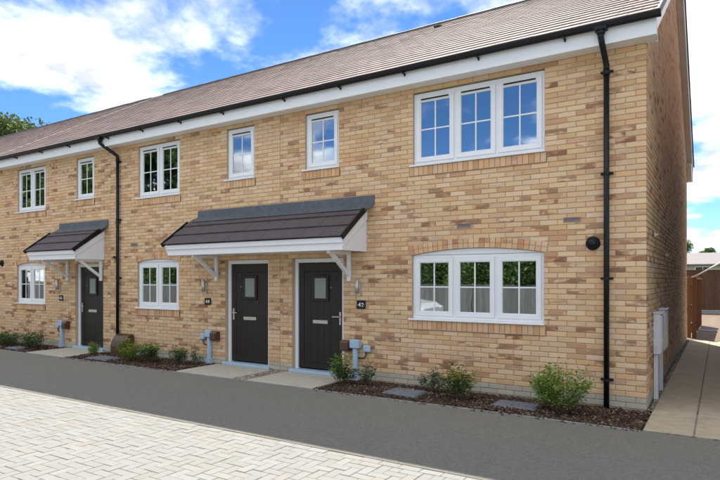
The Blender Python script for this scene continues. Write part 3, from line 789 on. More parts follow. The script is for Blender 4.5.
# ------------------------------------------------------------------ door canopies
def make_canopy(x0, x1, label, cols):
    c = root('door_canopy', ((x0 + x1) / 2, 0, 2.18), label, 'canopy', 'tiled door canopies')
    Y = -.72; zb = 2.18
    part('fascia', MB().cbox(x0, x1, Y - .022, Y, zb, zb + .12, .004).cbox(x0 - .02, x1 + .02, Y - .05, Y - .0225, zb + .115, zb + .205, .004), 'white', c, fix=False)
    part('soffit', MB().box(x0 + .021, x1 - .021, Y + .001, -.002, zb + .012, zb + .024), 'soffit', c)
    for sx, xa, xb in ((-1, x0, x0 + .02), (1, x1 - .02, x1)):
        ck = part('cheek', MB().prism([(Y + .001, zb + .001), (-.003, zb + .001), (-.003, zb + .66), (Y + .001, zb + .17)], 'x', xa, xb), 'white', c)
        x_ = xb if sx > 0 else xa
        part('bargeboard', MB().prism([(Y - .03, zb + .06), (-.004, zb + .555), (-.004, zb + .70), (Y - .03, zb + .19)], 'x', min(x_, x_ + sx * .02) + .0005, max(x_, x_ + sx * .02)), 'white', c)
    # tiled slope: three courses of large flat tiles
    A = Vector((0, -.80, 2.385)); B = Vector((0, -.01, 2.975)); u = (B - A).normalized(); L = (B - A).length; nn = Vector((0, -u.z, u.y))
    part('roof_board', MB().raw([(x, *(A + u * d - nn * h)[1:]) for d in (.03, L) for x, h in ((x0, .012), (x1, .012), (x1, .03), (x0, .03))],
        [(0, 1, 2, 3), (7, 6, 5, 4), (0, 4, 5, 1), (1, 5, 6, 2), (2, 6, 7, 3), (3, 7, 4, 0)]), 'blackm', c)
    g_ = L / 3; xx0, xx1 = x0 - .06, x1 + .03; w = (xx1 - xx0) / cols
    for r in range(3):
        off = w / 2 if r % 2 else 0
        js = [xx0] + [xx0 + off + i * w for i in range(0 if off else 1, cols)] + [xx1]
        for a, b in zip(js[:-1], js[1:]):
            lo, hi = .030 + rng.uniform(0, .004), .006
            q = [Vector((x, *(A + u * (d + r * g_) + nn * h)[1:])) for d, h in ((0, lo), (min(g_ + .05, L - r * g_), hi)) for x in (a + .003, b - .003)]
            v = [tuple(p - nn * .018) for p in q] + [tuple(p) for p in q]
            part('roof_tile', MB().raw(v, [(0, 1, 3, 2), (4, 6, 7, 5), (0, 4, 5, 1), (1, 5, 7, 3), (3, 7, 6, 2), (2, 6, 4, 0)]), 'ctile', c)
    for sx, xe in ((1, xx1), (-1, xx0)):               # dark verge clips at both ends
        v = [(x, *(A + u * d + nn * h)[1:]) for d in (-.015, L - .175) for x, h in ((xe, -.035), (xe + sx * .028, -.035), (xe + sx * .028, .05), (xe, .05))]
        part('verge_trim', MB().raw(v, [(0, 1, 2, 3), (7, 6, 5, 4), (0, 4, 5, 1), (1, 5, 6, 2), (2, 6, 7, 3), (3, 7, 4, 0)]), 'black', c)
    # lead flashing dressed over the top course and up the wall
    fx0, fx1 = x0 + .06, x1 + .16
    n = max(2, round((fx1 - fx0) / 1.1)); fw = (fx1 - fx0) / n
    for i in range(n):
        a, b = fx0 + i * fw - (.0 if i == 0 else .04), fx0 + (i + 1) * fw; e = .0015 * (i % 2)
        pr = [(-.004 - e, 3.135), (-.012 - e, 3.135), (-.016 - e, 3.005), tuple((A + u * (L - .19) + nn * (.036 + e))[1:]), tuple((A + u * (L - .19) + nn * (.030))[1:]), (-.006, 2.99)]
        part('flashing', MB().prism(pr, 'x', a, b), 'lead', c)
    return c
def bracket(c, x):
    w = .032; mb = MB()
    mb.cbox(x - w, x + w, -.058, -.004, 1.68, 2.19, .005)
    mb.cbox(x - w, x + w, -.66, -.0585, 2.135, 2.191, .005)
    d0, d1 = Vector((0, -.045, 1.78)), Vector((0, -.56, 2.145)); u = (d1 - d0).normalized(); n = Vector((0, -u.z, u.y)) * .026
    pr = [tuple((d0 - n)[1:]), tuple((d1 - n)[1:]), tuple((d1 + n)[1:]), tuple((d0 + n)[1:])]
    mb.prism(pr, 'x', x - w + .003, x + w - .003)
    part('bracket', mb, 'white', c)
c1 = make_canopy(-8.46, -4.28, 'long tiled canopy shared by doors 42 and 44, on white brackets', 10)
bracket(c1, -4.62); bracket(c1, -7.84)
c2 = make_canopy(-13.57, -11.62, 'small tiled canopy on white brackets over door 46', 5)
bracket(c2, -13.12); bracket(c2, -11.72)

# ------------------------------------------------------------------ downpipes and wall fittings
def downpipe(x, gx, label, zs):
    d = root('downpipe', (x, -.06, 0), label, 'downpipe', 'black rainwater downpipes')
    y = -.062; r = .036
    part('pipe', MB().tube([(x, y, -.03), (x, y, 4.52)], r, 16), 'black', d, True)
    part('swan_neck', MB().tube([(x, y, 4.50), (x, y, 4.57), (x + (gx - x) * .25, y - .05, 4.64), (gx - (gx - x) * .2, -.29, 4.80), (gx, -.335, 4.86), (gx, -.335, 4.97)], .038, 16), 'black', d, True)
    part('outlet', MB().tube([(gx, -.335, 4.90), (gx, -.335, 4.985)], .052, 16).box(gx - .075, gx + .075, -.40, -.28, 4.945, 4.99), 'black', d)
    part('collar', MB().tube([(x, y, 4.44), (x, y, 4.52)], .043, 16), 'black', d, True)
    for z in zs:
        part('clip', MB().tube([(x, y, z - .018), (x, y, z + .018)], .042, 16).cbox(x - .08, x + .08, -.03, -.004, z - .014, z + .014, .003), 'black', d)
    return d
downpipe(-.475, -.50, 'black downpipe beside the round wall vent of the end house', (4.50, 3.13, 1.72, .36))
dp = downpipe(-11.03, -11.30, 'black downpipe between the small canopy and the brown floor box', (4.45, 3.10, 1.75))
part('branch', MB().tube([(-11.03, -.062, 2.12), (-11.07, -.062, 2.20), (-11.13, -.062, 2.23), (-11.17, -.062, 2.23)], .03, 12), 'black', dp, True)

def wall_light(x, z, label):
    o = root('wall_light', (x, 0, z), label, 'wall light', 'cylinder wall lights by the doors')
    part('tube', MB().tube([(x, -.075, z - .125), (x, -.075, z + .125)], .033, 18), 'chrome', o, True)
    part('wall_plate', MB().cbox(x - .008, x + .042, -.043, -.003, z - .17, z + .06, .004), 'chrome', o, fix=False)
wall_light(-4.43, 1.595, 'slim steel wall light between the long canopy and the wide window'); wall_light(-8.17, 1.585, 'slim steel wall light under the left end of the long canopy')
wall_light(-13.50, 1.58, 'slim steel wall light under the small canopy')

NEAR = {'42': 'the door nearest the wide three-light window', '44': 'the door with its handle on the left', '46': 'the door under the small canopy'}
SEG = {'0': 'abcdef', '2': 'abged', '4': 'fgbc', '6': 'afgedc'}
def glyph(mb, ch, x, z, w, h, y, t=.013):
    if ch == '4':
        mb.box(x + w * .62, x + w * .62 + t, y - .003, y, z, z + h).box(x, x + w, y - .0028, y, z + h * .28, z + h * .28 + t)
        mb.prism([(x, z + h * .28), (x + t, z + h * .28), (x + w * .62 + t, z + h), (x + w * .62, z + h)], 'y', y - .0026, y)
    elif ch == '2':
        pts = []
        for k_ in range(9):
            a = math.pi - k_ * math.pi * 1.2 / 8; pts.append((x + w / 2 + math.cos(a) * (w / 2 - t / 2), z + h - w / 2 + math.sin(a) * (w / 2 - t / 2)))
        pts += [(x + t / 2, z + t / 2), (x + w, z + t / 2)]
        mb.tube([(p[0], y - .001, p[1]) for p in pts], t / 2, 6)
    elif ch == '6':
        pts = [(x + w * .75, z + h)] + [(x + w * .28, z + h * .62)]
        for k_ in range(13):
            a = math.pi * .85 + k_ * 2 * math.pi / 12; pts.append((x + w / 2 + math.cos(a) * (w / 2 - t / 2), z + w / 2 + math.sin(a) * (w / 2 - t / 2)))
        mb.tube([(p[0], y - .001, p[1]) for p in pts], t / 2, 6)
def plaque(x, z, txt):
    o = root('number_plaque', (x, 0, z), 'black house number plaque reading ' + txt + ' beside ' + NEAR[txt], 'number plaque', 'house number plaques')
    part('plate', MB().cbox(x - .088, x + .088, -.016, -.003, z - .07, z + .07, .003), 'black', o, fix=False)
    for i, ch in enumerate(txt):
        mb = MB(); glyph(mb, ch, x - .055 + i * .06, z - .035, .048, .07, -.0162); part('digit', mb, 'digit', o)
    for sx in (-1, 1): part('screw', MB().tube([(x + sx * .073, -.0155, z), (x + sx * .073, -.019, z)], .006, 8), 'chrome', o)
plaque(-4.385, 1.277, '42'); plaque(-8.11, 1.258, '44'); plaque(-13.43, 1.24, '46')

def service(xb, xs, xd, num):
    tag_ = NEAR[num]
    o = root('service_riser', (xb, 0, 0), 'grey-blue box on a riser pipe beside ' + tag_, 'service box', 'grey-blue service risers')
    part('box', MB().cbox(xb - .095, xb + .095, -.10, -.004, .53, .68, .012), 'bluebox', o, fix=False)
    part('riser', MB().cbox(xb - .042, xb + .042, -.072, -.004, .02, .529, .008), 'bluebox', o, fix=False)
    part('base_shoe', MB().prism([(xb - .10, -.02), (xb + .07, -.02), (xb + .045, .10), (xb - .045, .10)], 'y', -.09, -.003), 'bluebox', o)
    o = root('junction_box', (xs, 0, .47), 'small grey-blue junction box beside ' + tag_, 'junction box', 'small junction boxes')
    part('box', MB().cbox(xs - .068, xs + .068, -.06, -.004, .475, .59, .014), 'bluebox', o, fix=False)
    s_ = 1 if xb > xs else -1
    part('cable', MB().tube([(xs + s_ * .02, -.03, .48), (xs + s_ * .02, -.028, .42), (xs + s_ * .05, -.024, .375), (xs + s_ * .1, -.02, .36), (xb - s_ * .04, -.02, .36)], .010, 8), 'black', o, True)
    o = root('meter_housing', (xd, 0, .47), 'dark brown box on the brickwork beside ' + tag_, 'meter box', 'dark boxes by the doors')
    part('housing', MB().prism([(-.004, .47), (-.11, .475), (-.125, .49), (-.125, .62), (-.10, .655), (-.004, .66)], 'x', xd - .085, xd + .085), 'brown', o)
    part('lid', MB().cbox(xd - .075, xd + .075, -.132, -.1255, .495, .618, .003), 'brown', o, fix=False)
service(-4.48, -4.255, -4.665, '42'); service(-8.03, -8.245, -7.85, '44'); service(-13.35, -13.55, -13.13, '46')

def flue(x, z, label):
    o = root('flue_terminal', (x, 0, z), label, 'flue', 'round black flue terminals')
    part('collar', MB().tube([(x, -.003, z), (x, -.012, z), (x, -.03, z)], [.095, .095, .075], 28), 'black', o)
    part('pipe', MB().tube([(x, -.02, z), (x, -.10, z), (x, -.1, z)], [.055, .055, .052], 24, False), 'black', o, True)
    part('baffle', MB().tube([(x, -.05, z), (x, -.09, z)], [.03, .03], 18), 'blackm', o)
flue(-.655, 2.20, 'round black flue terminal on the wall beside the end downpipe')
flue(-16.38, 2.18, 'round black flue terminal left of the small two-light ground floor window')
def airbrick(x, z, label):
    o = root('air_vent', (x, 0, z), label, 'vent', 'cream brick vents')
    w, h = .115, .034; mb = MB()
    mb.cbox(x - w, x + w, -.012, .02, z - h, z - h + .012, .003).cbox(x - w, x + w, -.012, .02, z + h - .012, z + h, .003).cbox(x - w, x - w + .014, -.0118, .02, z - h + .012, z + h - .012, .002).cbox(x + w - .014, x + w, -.0118, .02, z - h + .012, z + h - .012, .002)
    part('frame', mb, 'pale', o, fix=False)
    part('grille_back', MB().box(x - w + .01, x + w - .01, -.002, .01, z - h + .01, z + h - .01), 'brown', o)
    for i in range(3): part('louvre', MB().cbox(x - w + .015, x + w - .015, -.009, -.0025, z - .02 + i * .014, z - .012 + i * .014, .002), 'pale', o, fix=False)
airbrick(-.93, 2.54, 'cream brick vent between the window arch and the end downpipe'); airbrick(-2.52, 2.537, 'cream brick vent above the crown of the wide window arch')
airbrick(-10.5, 2.505, 'cream brick vent above the left shoulder of the two-light window arch')

# brown half-round gas meter box at the foot of the wall
o = root('floor_meter_box', (-10.76, -.2, 0), 'brown curved floor box standing at the foot of the wall', 'meter box')
pr = [(-.01, -.03), (-.01, .44), (-.07, .452), (-.15, .415), (-.22, .32), (-.27, .18), (-.285, -.03)]
part('body', MB().prism(pr, 'x', -10.98, -10.50), 'brown', o)
part('lid', MB().prism([(-.03, .448), (-.075, .463), (-.158, .425), (-.231, .327), (-.276, .19), (-.266, .18), (-.217, .318), (-.146, .408), (-.07, .446)], 'x', -10.99, -10.49), 'brown', o)
part('latch', MB().cbox(-10.4985, -10.46, -.13, -.09, .29, .33, .004), 'blackm', o, fix=False)

# electricity meter boxes on the gable
def meter(y, z0, z1, w, label):
    o = root('electric_meter_box', (.06, y, 0), label, 'meter box', 'white meter boxes on the gable')
    part('case', MB().cbox(.002, .10, y, y + w, z0, z1, .010), 'meter', o, fix=False)
    part('door', MB().cbox(.1005, .115, y + .02, y + w - .02, z0 + .025, z1 - .025, .005), 'meter', o, fix=False)
    part('top_flange', MB().cbox(.002, .125, y - .012, y + w + .012, z1 - .001, z1 + .018, .004), 'meter', o, fix=False)
    for dz in (.1, z1 - z0 - .1): part('screw', MB().tube([(.05, y + .003, z0 + dz), (.05, y - .005, z0 + dz)], .009, 8), 'chrome', o)
    part('lock', MB().tube([(.113, y + .05, (z0 + z1) / 2 - .1), (.123, y + .05, (z0 + z1) / 2 - .1)], .016, 12), 'chrome', o)
    part('conduit', MB().cbox(.005, .065, y + .05, y + .12, -.03, z0 - .001, .006), 'meter', o, fix=False)
meter(.82, .64, 1.22, .42, 'white meter box on the gable next to the house corner'); meter(1.62, .62, 1.24, .42, 'white meter box on the gable behind the first one')
for y, z, lab in ((1.05, 2.36, 'small white cable cleat on the gable, the lower corner one'), (3.1, 2.14, 'small white cable cleat farther along the gable')):
    o = root('wall_cleat', (0, y, z), lab, 'wall fitting'); part('plate', MB().cbox(.001, .02, y - .03, y + .03, z - .03, z + .03, .005), 'meter', o, fix=False)
    part('stub', MB().tube([(.018, y, z), (.05, y, z)], .014, 10), 'meter', o, True)

def cover(x0, x1, y0, y1, label):
    o = root('inspection_cover', ((x0 + x1) / 2, (y0 + y1) / 2, 0), label, 'cover', 'grey covers in the planting beds')
    part('frame', MB().cbox(x0, x1, y0, y1, -.05, .012, .008), 'cover', o, fix=False)
    part('lid', MB().cbox(x0 + .03, x1 - .03, y0 + .03, y1 - .03, -.01, .022, .006), 'cover', o, fix=False)
cover(-3.50, -2.93, -.86, -.40, 'slate grey cover in the mulch between door 42 and the leafy shrub'); cover(-1.82, -1.22, -.82, -.42, 'slate grey cover in the mulch beside the largest shrub')
cover(-10.85, -10.15, -.98, -.55, 'slate grey cover in front of the brown floor box'); cover(-14.3, -13.75, -.95, -.6, 'slate grey cover in the far bed left of door 46')

# ------------------------------------------------------------------ plants
def leaf_quad(mb, p, d, L, w, bend=.25):
    d = d.normalized(); s_ = d.cross(Vector((rng.gauss(0, .3), rng.gauss(0, .3), 1))).normalized(); n = s_.cross(d).normalized()
    q = [p, p + d * L * .45 + s_ * w * .5 + n * L * .06, p + d * L - n * L * bend, p + d * L * .45 - s_ * w * .5 + n * L * .06]
    mb.raw([tuple(v) for v in q], [(0, 1, 2), (0, 2, 3)])
def shrub(x, y, h, w, mat, label, nst=9, leaf=(.05, .024), dens=34, tip=None, lean=0.):
    o = root('shrub', (x, y, -.03), label, 'shrub', 'young shrubs in the planting beds')
    st, lf, mi = MB(), MB(), []
    for i in range(nst):
        a = rng.uniform(0, 6.3); r = w * .5 * math.sqrt(rng.uniform(.05, 1)); hh = h * rng.uniform(.55, 1.0) * (1 - .35 * (r / (w * .5)) ** 2)
        base = Vector((x + rng.gauss(0, .02), y + rng.gauss(0, .02), -.03)); top = Vector((x + math.cos(a) * r + lean * hh, y + math.sin(a) * r * .8, hh - .03))
        mid = base.lerp(top, .5) + Vector((math.cos(a), math.sin(a), 0)) * w * .10 + Vector((0, 0, h * .03))
        pts = [base, base.lerp(mid, .55) + Vector((rng.gauss(0, .008), rng.gauss(0, .008), 0)), mid, mid.lerp(top, .55) + Vector((rng.gauss(0, .012), rng.gauss(0, .012), .01)), top]
        st.tube(pts, [.006, .005, .004, .003, .0015], 5)
        for k in range(int(dens * 1.5)):
            t_ = rng.uniform(.18, 1) ** .8; f_ = t_ * 4; j = min(3, int(f_)); p = pts[j].lerp(pts[j + 1], f_ - j)
            b = rng.uniform(0, 6.3); d = Vector((math.cos(b), math.sin(b), rng.uniform(-.15, .9)))
            p2 = p + d * rng.uniform(0, w * .13); L = leaf[0] * rng.uniform(.6, 1.25)
            mi += [1 if (tip and t_ > .72 and rng.random() < .75) else 0] * 2; leaf_quad(lf, p2, d + Vector((0, 0, .2)), L, leaf[1] * rng.uniform(.7, 1.2))
    part('stem', st, 'stem', o, fix=False); fo = part('foliage', lf, mat, o, fix=False); fo.data.materials.append(M[tip or mat]); fo.data.polygons.foreach_set('material_index', mi)
shrub(-.93, -.70, .74, .80, 'leaf_mid', 'largest bright green shrub beside the end downpipe', 28, (.055, .028), 46, 'leaf_mid')
shrub(-2.35, -.60, .62, .50, 'leaf_dark', 'dark leafy shrub with yellow-green tips under the wide window', 15, (.060, .026), 40, 'leaf_yellow')
shrub(-2.86, -.38, .42, .40, 'leaf_grey', 'low grey-green shrub with one long stray stem under the wide window', 11, (.045, .02), 32, None, -.15)
shrub(-4.42, -.52, .56, .46, 'leaf_dark', 'dark green shrub growing in front of the service box of door 42', 14, (.058, .026), 38, 'leaf_mid')
shrub(-4.02, -.38, .42, .34, 'leaf_grey', 'small thin shrub next to the shrub at service box 42', 8, (.05, .022), 28)
shrub(-9.25, -.62, .55, .55, 'leaf_dark', 'tall dark shrub in the bed before the two-light window', 15, (.062, .028), 38, 'leaf_mid')
shrub(-9.72, -.70, .46, .42, 'leaf_mid', 'yellow tipped shrub between the floor box and the tall dark shrub', 13, (.05, .024), 36, 'leaf_yellow')
shrub(-10.18, -.48, .48, .42, 'leaf_dark', 'bushy yellow-green shrub right beside the brown floor box', 13, (.05, .024), 36, 'leaf_yellow')
shrub(-11.35, -.45, .34, .32, 'leaf_mid', 'little yellow-green shrub between door 46 and the floor box', 9, (.05, .024), 30, 'leaf_yellow')
shrub(-8.50, -.42, .42, .42, 'leaf_dark', 'dark shrub in the bed corner near service box 44', 11, (.055, .024), 34)
shrub(-8.17, -.25, .40, .26, 'leaf_grey', 'sparse thin shrub right beside the riser of door 44', 6, (.05, .02), 22)
shrub(-13.78, -.55, .48, .75, 'leaf_dark', 'wide dark shrub in the far bed beside the junction box of door 46', 16, (.06, .028), 36)
shrub(-14.75, -.62, .50, .62, 'leaf_dark', 'dark shrub in the far bed below the right half of the window', 14, (.06, .028), 36)
shrub(-15.35, -.55, .42, .5, 'leaf_mid', 'yellowish shrub at the left end of the far bed', 12, (.06, .028), 34, 'leaf_yellow')

def tree_proto(seed, H, W, nl, mat, leaf=.16):
    r0 = random.Random(seed); tr, cr = MB(), MB(); th = H * .34
    tr.tube([(0, 0, -.1), (.03, .02, th * .5), (.0, .06, th), (.08, .0, H * .62), (.05, .03, H * .85)], [H * .026, H * .021, H * .017, H * .010, .02], 9)
    blobs = []
    for i in range(17):
        a = r0.uniform(0, 6.3); zt = r0.uniform(.30, .95); rr = W * .5 * math.sqrt(max(.05, 1 - ((zt - .55) / .5) ** 2)) * r0.uniform(.35, .85)
        c = Vector((math.cos(a) * rr, math.sin(a) * rr, H * zt)); blobs.append((c, r0.uniform(.13, .22) * W))
        s_ = Vector((.03, .03, H * min(.6, zt * .62))); tr.tube([s_, s_.lerp(c, .5) + Vector((0, 0, .15)), c], [H * .010, H * .006, .012], 6)
    for k in range(nl):
        c, r = blobs[r0.randrange(len(blobs))]
        d = Vector((r0.gauss(0, 1), r0.gauss(0, 1), r0.gauss(0, .8))).normalized(); p = c + d * r * (r0.uniform(.25, 1.08) ** .5)
        L = leaf * r0.uniform(.6, 1.3); u = Vector((r0.gauss(0, 1), r0.gauss(0, 1), r0.gauss(-.2, .7))).normalized(); s_ = u.cross(Vector((r0.gauss(0, 1), r0.gauss(0, 1), r0.gauss(0, 1)))).normalized()
        cr.raw([tuple(p), tuple(p + u * L * .5 + s_ * L * .32), tuple(p + u * L), tuple(p + u * L * .5 - s_ * L * .32)], [(0, 1, 2, 3)])
    return tr.mesh('trunk', M['bark'], True), cr.mesh('crown', M[mat])
TP = [tree_proto(3, 8, 6.5, 26000, 'leaf_tree', .20), tree_proto(5, 8, 6., 34000, 'leaf_tree2', .15), tree_proto(11, 8, 5.6, 15000, 'leaf_tree', .29)]
def tree(kind, x, y, z, s_, rot, label, group=None):
    o = root('tree', (x, y, z), label, 'tree', group); o.rotation_euler = (0, 0, rot); o.scale = (s_, s_, s_ * 1.0)
    link('trunk', TP[kind][0], o); link('crown', TP[kind][1], o)

# tree rising behind the far end of the terrace
tree(1, -44.0, 14.0, 0, 1.68, .7, 'broad pale green tree rising behind the far end of the roof')
tree(0, -49.5, 14.5, 0, 1.75, 2.2, 'dark green tree half hidden behind the roof end beside the pale tree')

# ------------------------------------------------------------------ yard, fences and house beyond the gable
def board_fence(pa, pb_, h, label, mat, bw=.125, rails=True, group=None, zb=-.03, gravel=False, cap=True):
    pa, pb_ = Vector(pa), Vector(pb_); d = (pb_ - pa); L = d.length; ang = math.atan2(d.y, d.x)
    o = root('timber_fence', (pa.x, pa.y, zb), label, 'fence', group); o.rotation_euler = (0, 0, ang)
    gz = .18 if gravel else .03
    n = max(2, int(L / (bw - .018))); st = L / n
    me = MB().prism([(0, .0), (bw, .010), (bw, .020), (0, .016)], 'z', gz, h - (.03 if cap else 0)).mesh('board', M[mat], False, True)
    for i in range(n): link('board', me, o, (i * st, rng.uniform(-.002, .002), rng.uniform(-.004, .004)))
    px = 0.
    pm = MB().cbox(-.05, .05, .02, .12, -.05, h + .06, .006).mesh('post', M[mat])
    while px <= L + .01: link('post', pm, o, (px, .03, 0)); px += 1.83
    if rails:
        for z in (.35, h * .5, h - .28): link('rail', MB().cbox(0, L, .022, .07, z, z + .08, .005).mesh('rail', M[mat]), o)
    if cap: link('capping', MB().cbox(-.02, L + .02, -.012, .05, h - .03, h + .005, .005).mesh('capping', M[mat]), o)
    if gravel: link('gravel_board', MB().cbox(0, L, -.004, .04, 0, gz - .005, .005).mesh('gravel_board', M['edging']), o)
    return o
board_fence((-1.6, 26.2, 0), (5.5, 26.2, 0), 2.25, 'tall dark brown board fence closing the back yard', 'wood', .16, gravel=True)
# short side fence returning from the rear corner of the house
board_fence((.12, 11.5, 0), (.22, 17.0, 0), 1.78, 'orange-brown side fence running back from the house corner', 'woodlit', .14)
o = root('gate_post', (.16, 11.35, 0), 'orange-brown post with a rounded cap by the rear house corner', 'post')
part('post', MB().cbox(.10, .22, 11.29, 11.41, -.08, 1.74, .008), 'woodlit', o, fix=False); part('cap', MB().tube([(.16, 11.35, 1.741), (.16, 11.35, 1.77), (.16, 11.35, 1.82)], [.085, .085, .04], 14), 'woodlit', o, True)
o = root('stay_pole', (.2, 11.5, 1.78), 'pale grey pole slanting up from the post cap over the yard', 'pole')
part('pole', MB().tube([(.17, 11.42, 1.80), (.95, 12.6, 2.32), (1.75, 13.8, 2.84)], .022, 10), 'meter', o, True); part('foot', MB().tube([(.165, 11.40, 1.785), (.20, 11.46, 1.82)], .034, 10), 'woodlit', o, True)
part('support_post', MB().cbox(1.70, 1.80, 13.76, 13.86, -.08, 2.86, .006), 'wood', o, fix=False)
cover2 = root('inspection_cover', (.35, 14.5, 0), 'dark square cover lying in the back yard behind the house', 'cover'); part('frame', MB().cbox(-.05, .75, 14.1, 14.9, -.05, -.012, .006), 'cover', cover2, fix=False); part('lid', MB().cbox(0, .7, 14.15, 14.85, -.03, -.004, .005), 'cover', cover2, fix=False)
# low cream bungalow well behind the yard
bx0, bx1, by0, by1 = -9, 9, 62, 71
hb = root('bungalow', (0, 66, 0), 'low cream house with grey roof seen past the gable', 'house')
part('wall', MB().box(bx0, bx1, by0, by1, -.1, 3.42), 'render', hb)
bro = part('roof', MB().prism([(by0 - .5, 3.26), (by0 - .5, 3.38), (66.5, 4.75), (by1 + .5, 3.38), (by1 + .5, 3.26)], 'x', bx0 - .4, bx1 + .4), 'farroof', hb)
for xw in (-5.5, -.75, 4.2):
    w_ = part('window', MB().box(xw - .75, xw + .75, by0 - .06, by0 + .05, 1.9, 3.15), 'white', hb)
    for i in (0, 1): part('pane', MB().box(xw - .65 + i * .68, xw - .03 + i * .68, by0 - .075, by0 - .055, 2.0, 3.05), 'dglass', w_)
tree(0, -4.2, 76, 0, .80, .4, 'dark tree showing past the house edge behind the bungalow roof'); tree(2, -.6, 79, 0, .70, 1.4, 'low rounded tree top above the bungalow ridge')

# ------------------------------------------------------------------ across the road (seen in the window reflections)
for i in range(16):
    xa = -45 + i * 3.66
    board_fence((xa + 3.60, -15.6, 0), (xa, -15.6, 0), 1.5, 'weathered grey fence panel across the road, mirrored in the windows', 'greywood', .15, group='fence panels across the road')
specs = [(-58, -22, 1.8, 0), (-52, -24, 1.9, 2), (-46.5, -22, 1.85, 1), (-41, -23, 1.8, 0), (-38, -21.5, 1.7, 2), (-27, -22, .7, 2), (-21, -21, .85, 0), (-16, -22, .9, 1), (-10.5, -21, .8, 0), (-5, -22, .8, 2), (.5, -21, .75, 1)]
for i, (x, y, s_, k_) in enumerate(specs):
    tree(k_, x, y, 0, s_, i * 1.3, 'leafy tree behind the grey fence across the road', 'trees behind the fence across the road')
def bush_proto(seed):
    r0 = random.Random(seed); st, cr = MB(), MB()
    for i in range(7):
        a = r0.uniform(0, 6.3); st.tube([(0, 0, -.1), (math.cos(a) * .3, math.sin(a) * .3, 1.), (math.cos(a) * .8, math.sin(a) * .8, 2.)], [.05, .035, .015], 6)
    for k in range(22000):
        z = r0.uniform(.05, 1) ** .8; rr = 1.35 * (1 - .45 * z ** 2.5) * (r0.random() ** .4) * (1 + .12 * math.sin(5 * z + k % 7)); a = r0.uniform(0, 6.3)
        p = Vector((math.cos(a) * rr, math.sin(a) * rr, z * 3.1 + r0.gauss(0, .1))); L = r0.uniform(.06, .14)
        u = Vector((r0.gauss(0, 1), r0.gauss(0, 1), r0.gauss(0, .7))).normalized(); s_ = u.cross(Vector((r0.gauss(0, 1), r0.gauss(0, 1), 1))).normalized()
        cr.raw([tuple(p), tuple(p + u * L * .5 + s_ * L * .33), tuple(p + u * L), tuple(p + u * L * .5 - s_ * L * .33)], [(0, 1, 2, 3)])
    return st.mesh('stem', M['bark'], True), cr.mesh('foliage', M['leaf_tree'])
BP = [bush_proto(2), bush_proto(8)]
for i in range(22):
    o = root('hedge_bush', (-42 + i * 2.05 + rng.uniform(-.25, .25), -17.7 + rng.uniform(-.3, .3), 0), 'tall hedge bush growing against the grey fence across the road', 'bush', 'hedge behind the fence across the road')
    o.rotation_euler = (0, 0, i * 2.1); q = rng.uniform(.9, 1.15); o.scale = (q, q, q * rng.uniform(.9, 1.1)); link('stem', BP[i % 2][0], o); link('foliage', BP[i % 2][1], o)

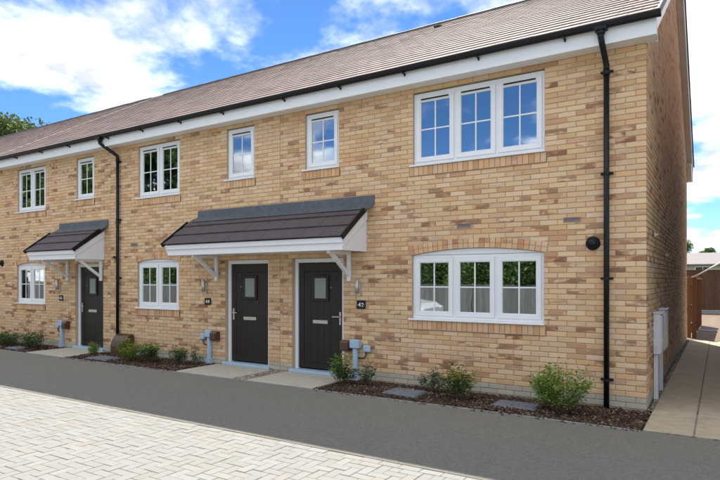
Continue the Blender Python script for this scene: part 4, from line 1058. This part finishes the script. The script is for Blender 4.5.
# white hatchback parked on the paving, mirrored in the wide window
def make_car(x, y, rot):
    c = root('parked_car', (x, y, -.02), 'white hatchback parked on the paving, mirrored in the wide window', 'car'); c.rotation_euler = (0, 0, rot)
    prof = [(-2.05, .32), (-2.08, .62), (-2.0, .82), (-1.85, .93), (-1.55, 1.0), (-1.05, 1.40), (-.6, 1.475), (.15, 1.46), (.75, 1.27), (1.15, 1.0), (1.75, .90), (2.02, .74), (2.08, .5), (2.04, .30), (1.72, .26), (-1.7, .26)]
    def sect(p, yv): return [(a, yv, z) for a, z in p]
    mb = MB(); n = len(prof); secs = []
    for s_, ins in ((-1, 1), (-.93, 0), (.93, 0), (1, 1)): pass
    ys = [-.86, -.80, -.62, .62, .80, .86]
    def shrink(p, k_):
        return [(a * (1 - .02 * k_), z if z < .95 else .95 + (z - .95) * (1 - .0 * k_)) for a, z in p]
    vs_ = []
    for yv in ys:
        e = abs(yv)
        for a, z in prof:
            up = max(0, z - .92); yy = yv * (1 - .26 * up * (1 if e > .7 else .9)); zz2 = z - (.05 if e > .85 else (.0)) * (1 if z > .9 else -.3); vs_.append((a * (.985 if e > .85 else 1), yy, zz2))
    fs = [(i * n + k_, i * n + (k_ + 1) % n, (i + 1) * n + (k_ + 1) % n, (i + 1) * n + k_) for i in range(5) for k_ in range(n)] + [tuple(range(n)), tuple(range(6 * n - 1, 5 * n - 1, -1))]
    mb.raw(vs_, fs); link('body', mb.mesh('body', M['car'], False, True), c)
    for s_ in (-1, 1):
        for (a0, a1, b0, b1) in (((-1.35, 1.03), (-.30, 1.03), (-.34, 1.37), (-.98, 1.36)), ((-.24, 1.03), (.98, 1.02), (.62, 1.25), (-.28, 1.38))):
            q = [(px_, s_ * (.872 - .22 * max(0, pz - .92)), pz) for px_, pz in (a0, a1, b0, b1)]
            v = q + [(p[0], p[1] - s_ * .03, p[2]) for p in q]
            link('side_window', MB().raw(v, [(0, 1, 2, 3), (7, 6, 5, 4), (0, 4, 5, 1), (1, 5, 6, 2), (2, 6, 7, 3), (3, 7, 4, 0)]).mesh('side_window', M['dglass'], False, True), c)
        for xw in (-1.32, 1.30):
            w_ = link('wheel', MB().tube([(xw, s_ * .70, .31), (xw, s_ * .885, .31)], .31, 24).mesh('wheel', M['rubber'], False, True), c)
            link('rim', MB().tube([(xw, s_ * .884, .31), (xw, s_ * .898, .31)], .20, 18).mesh('rim', M['chrome'], False, True), w_)
        link('headlight', MB().cbox(1.80, 2.06, s_ * .66 - .14, s_ * .66 + .14, .62, .76, .02).mesh('headlight', M['meter']), c)
        link('tail_light', MB().cbox(-2.09, -1.9, s_ * .68 - .12, s_ * .68 + .12, .68, .90, .02).mesh('tail_light', M['lamp_red']), c)
        link('mirror', MB().cbox(.70, .86, s_ * .98 - .09, s_ * .98 + .09, 1.0, 1.12, .03).mesh('mirror', M['car']), c)
    for nm, (p, q) in (('windscreen', ((.80, 1.26), (1.14, 1.02))), ('rear_window', ((-1.52, 1.03), (-1.10, 1.37)))):
        nrm = Vector((-(q[1] - p[1]), 0, q[0] - p[0])).normalized(); nrm = nrm if nrm.z > 0 else -nrm
        v = []
        for off in (.012, -.01):
            for (a, z), wd in ((p, .60), (q, .62)):
                for s_ in (-1, 1): v.append((a + nrm.x * off, s_ * wd, z + nrm.z * off))
        link(nm, MB().raw(v, [(0, 1, 3, 2), (4, 6, 7, 5), (0, 2, 6, 4), (1, 5, 7, 3), (0, 4, 5, 1), (2, 3, 7, 6)]).mesh(nm, M['dglass'], False, True), c)
make_car(-9.93, -10.4, 0)
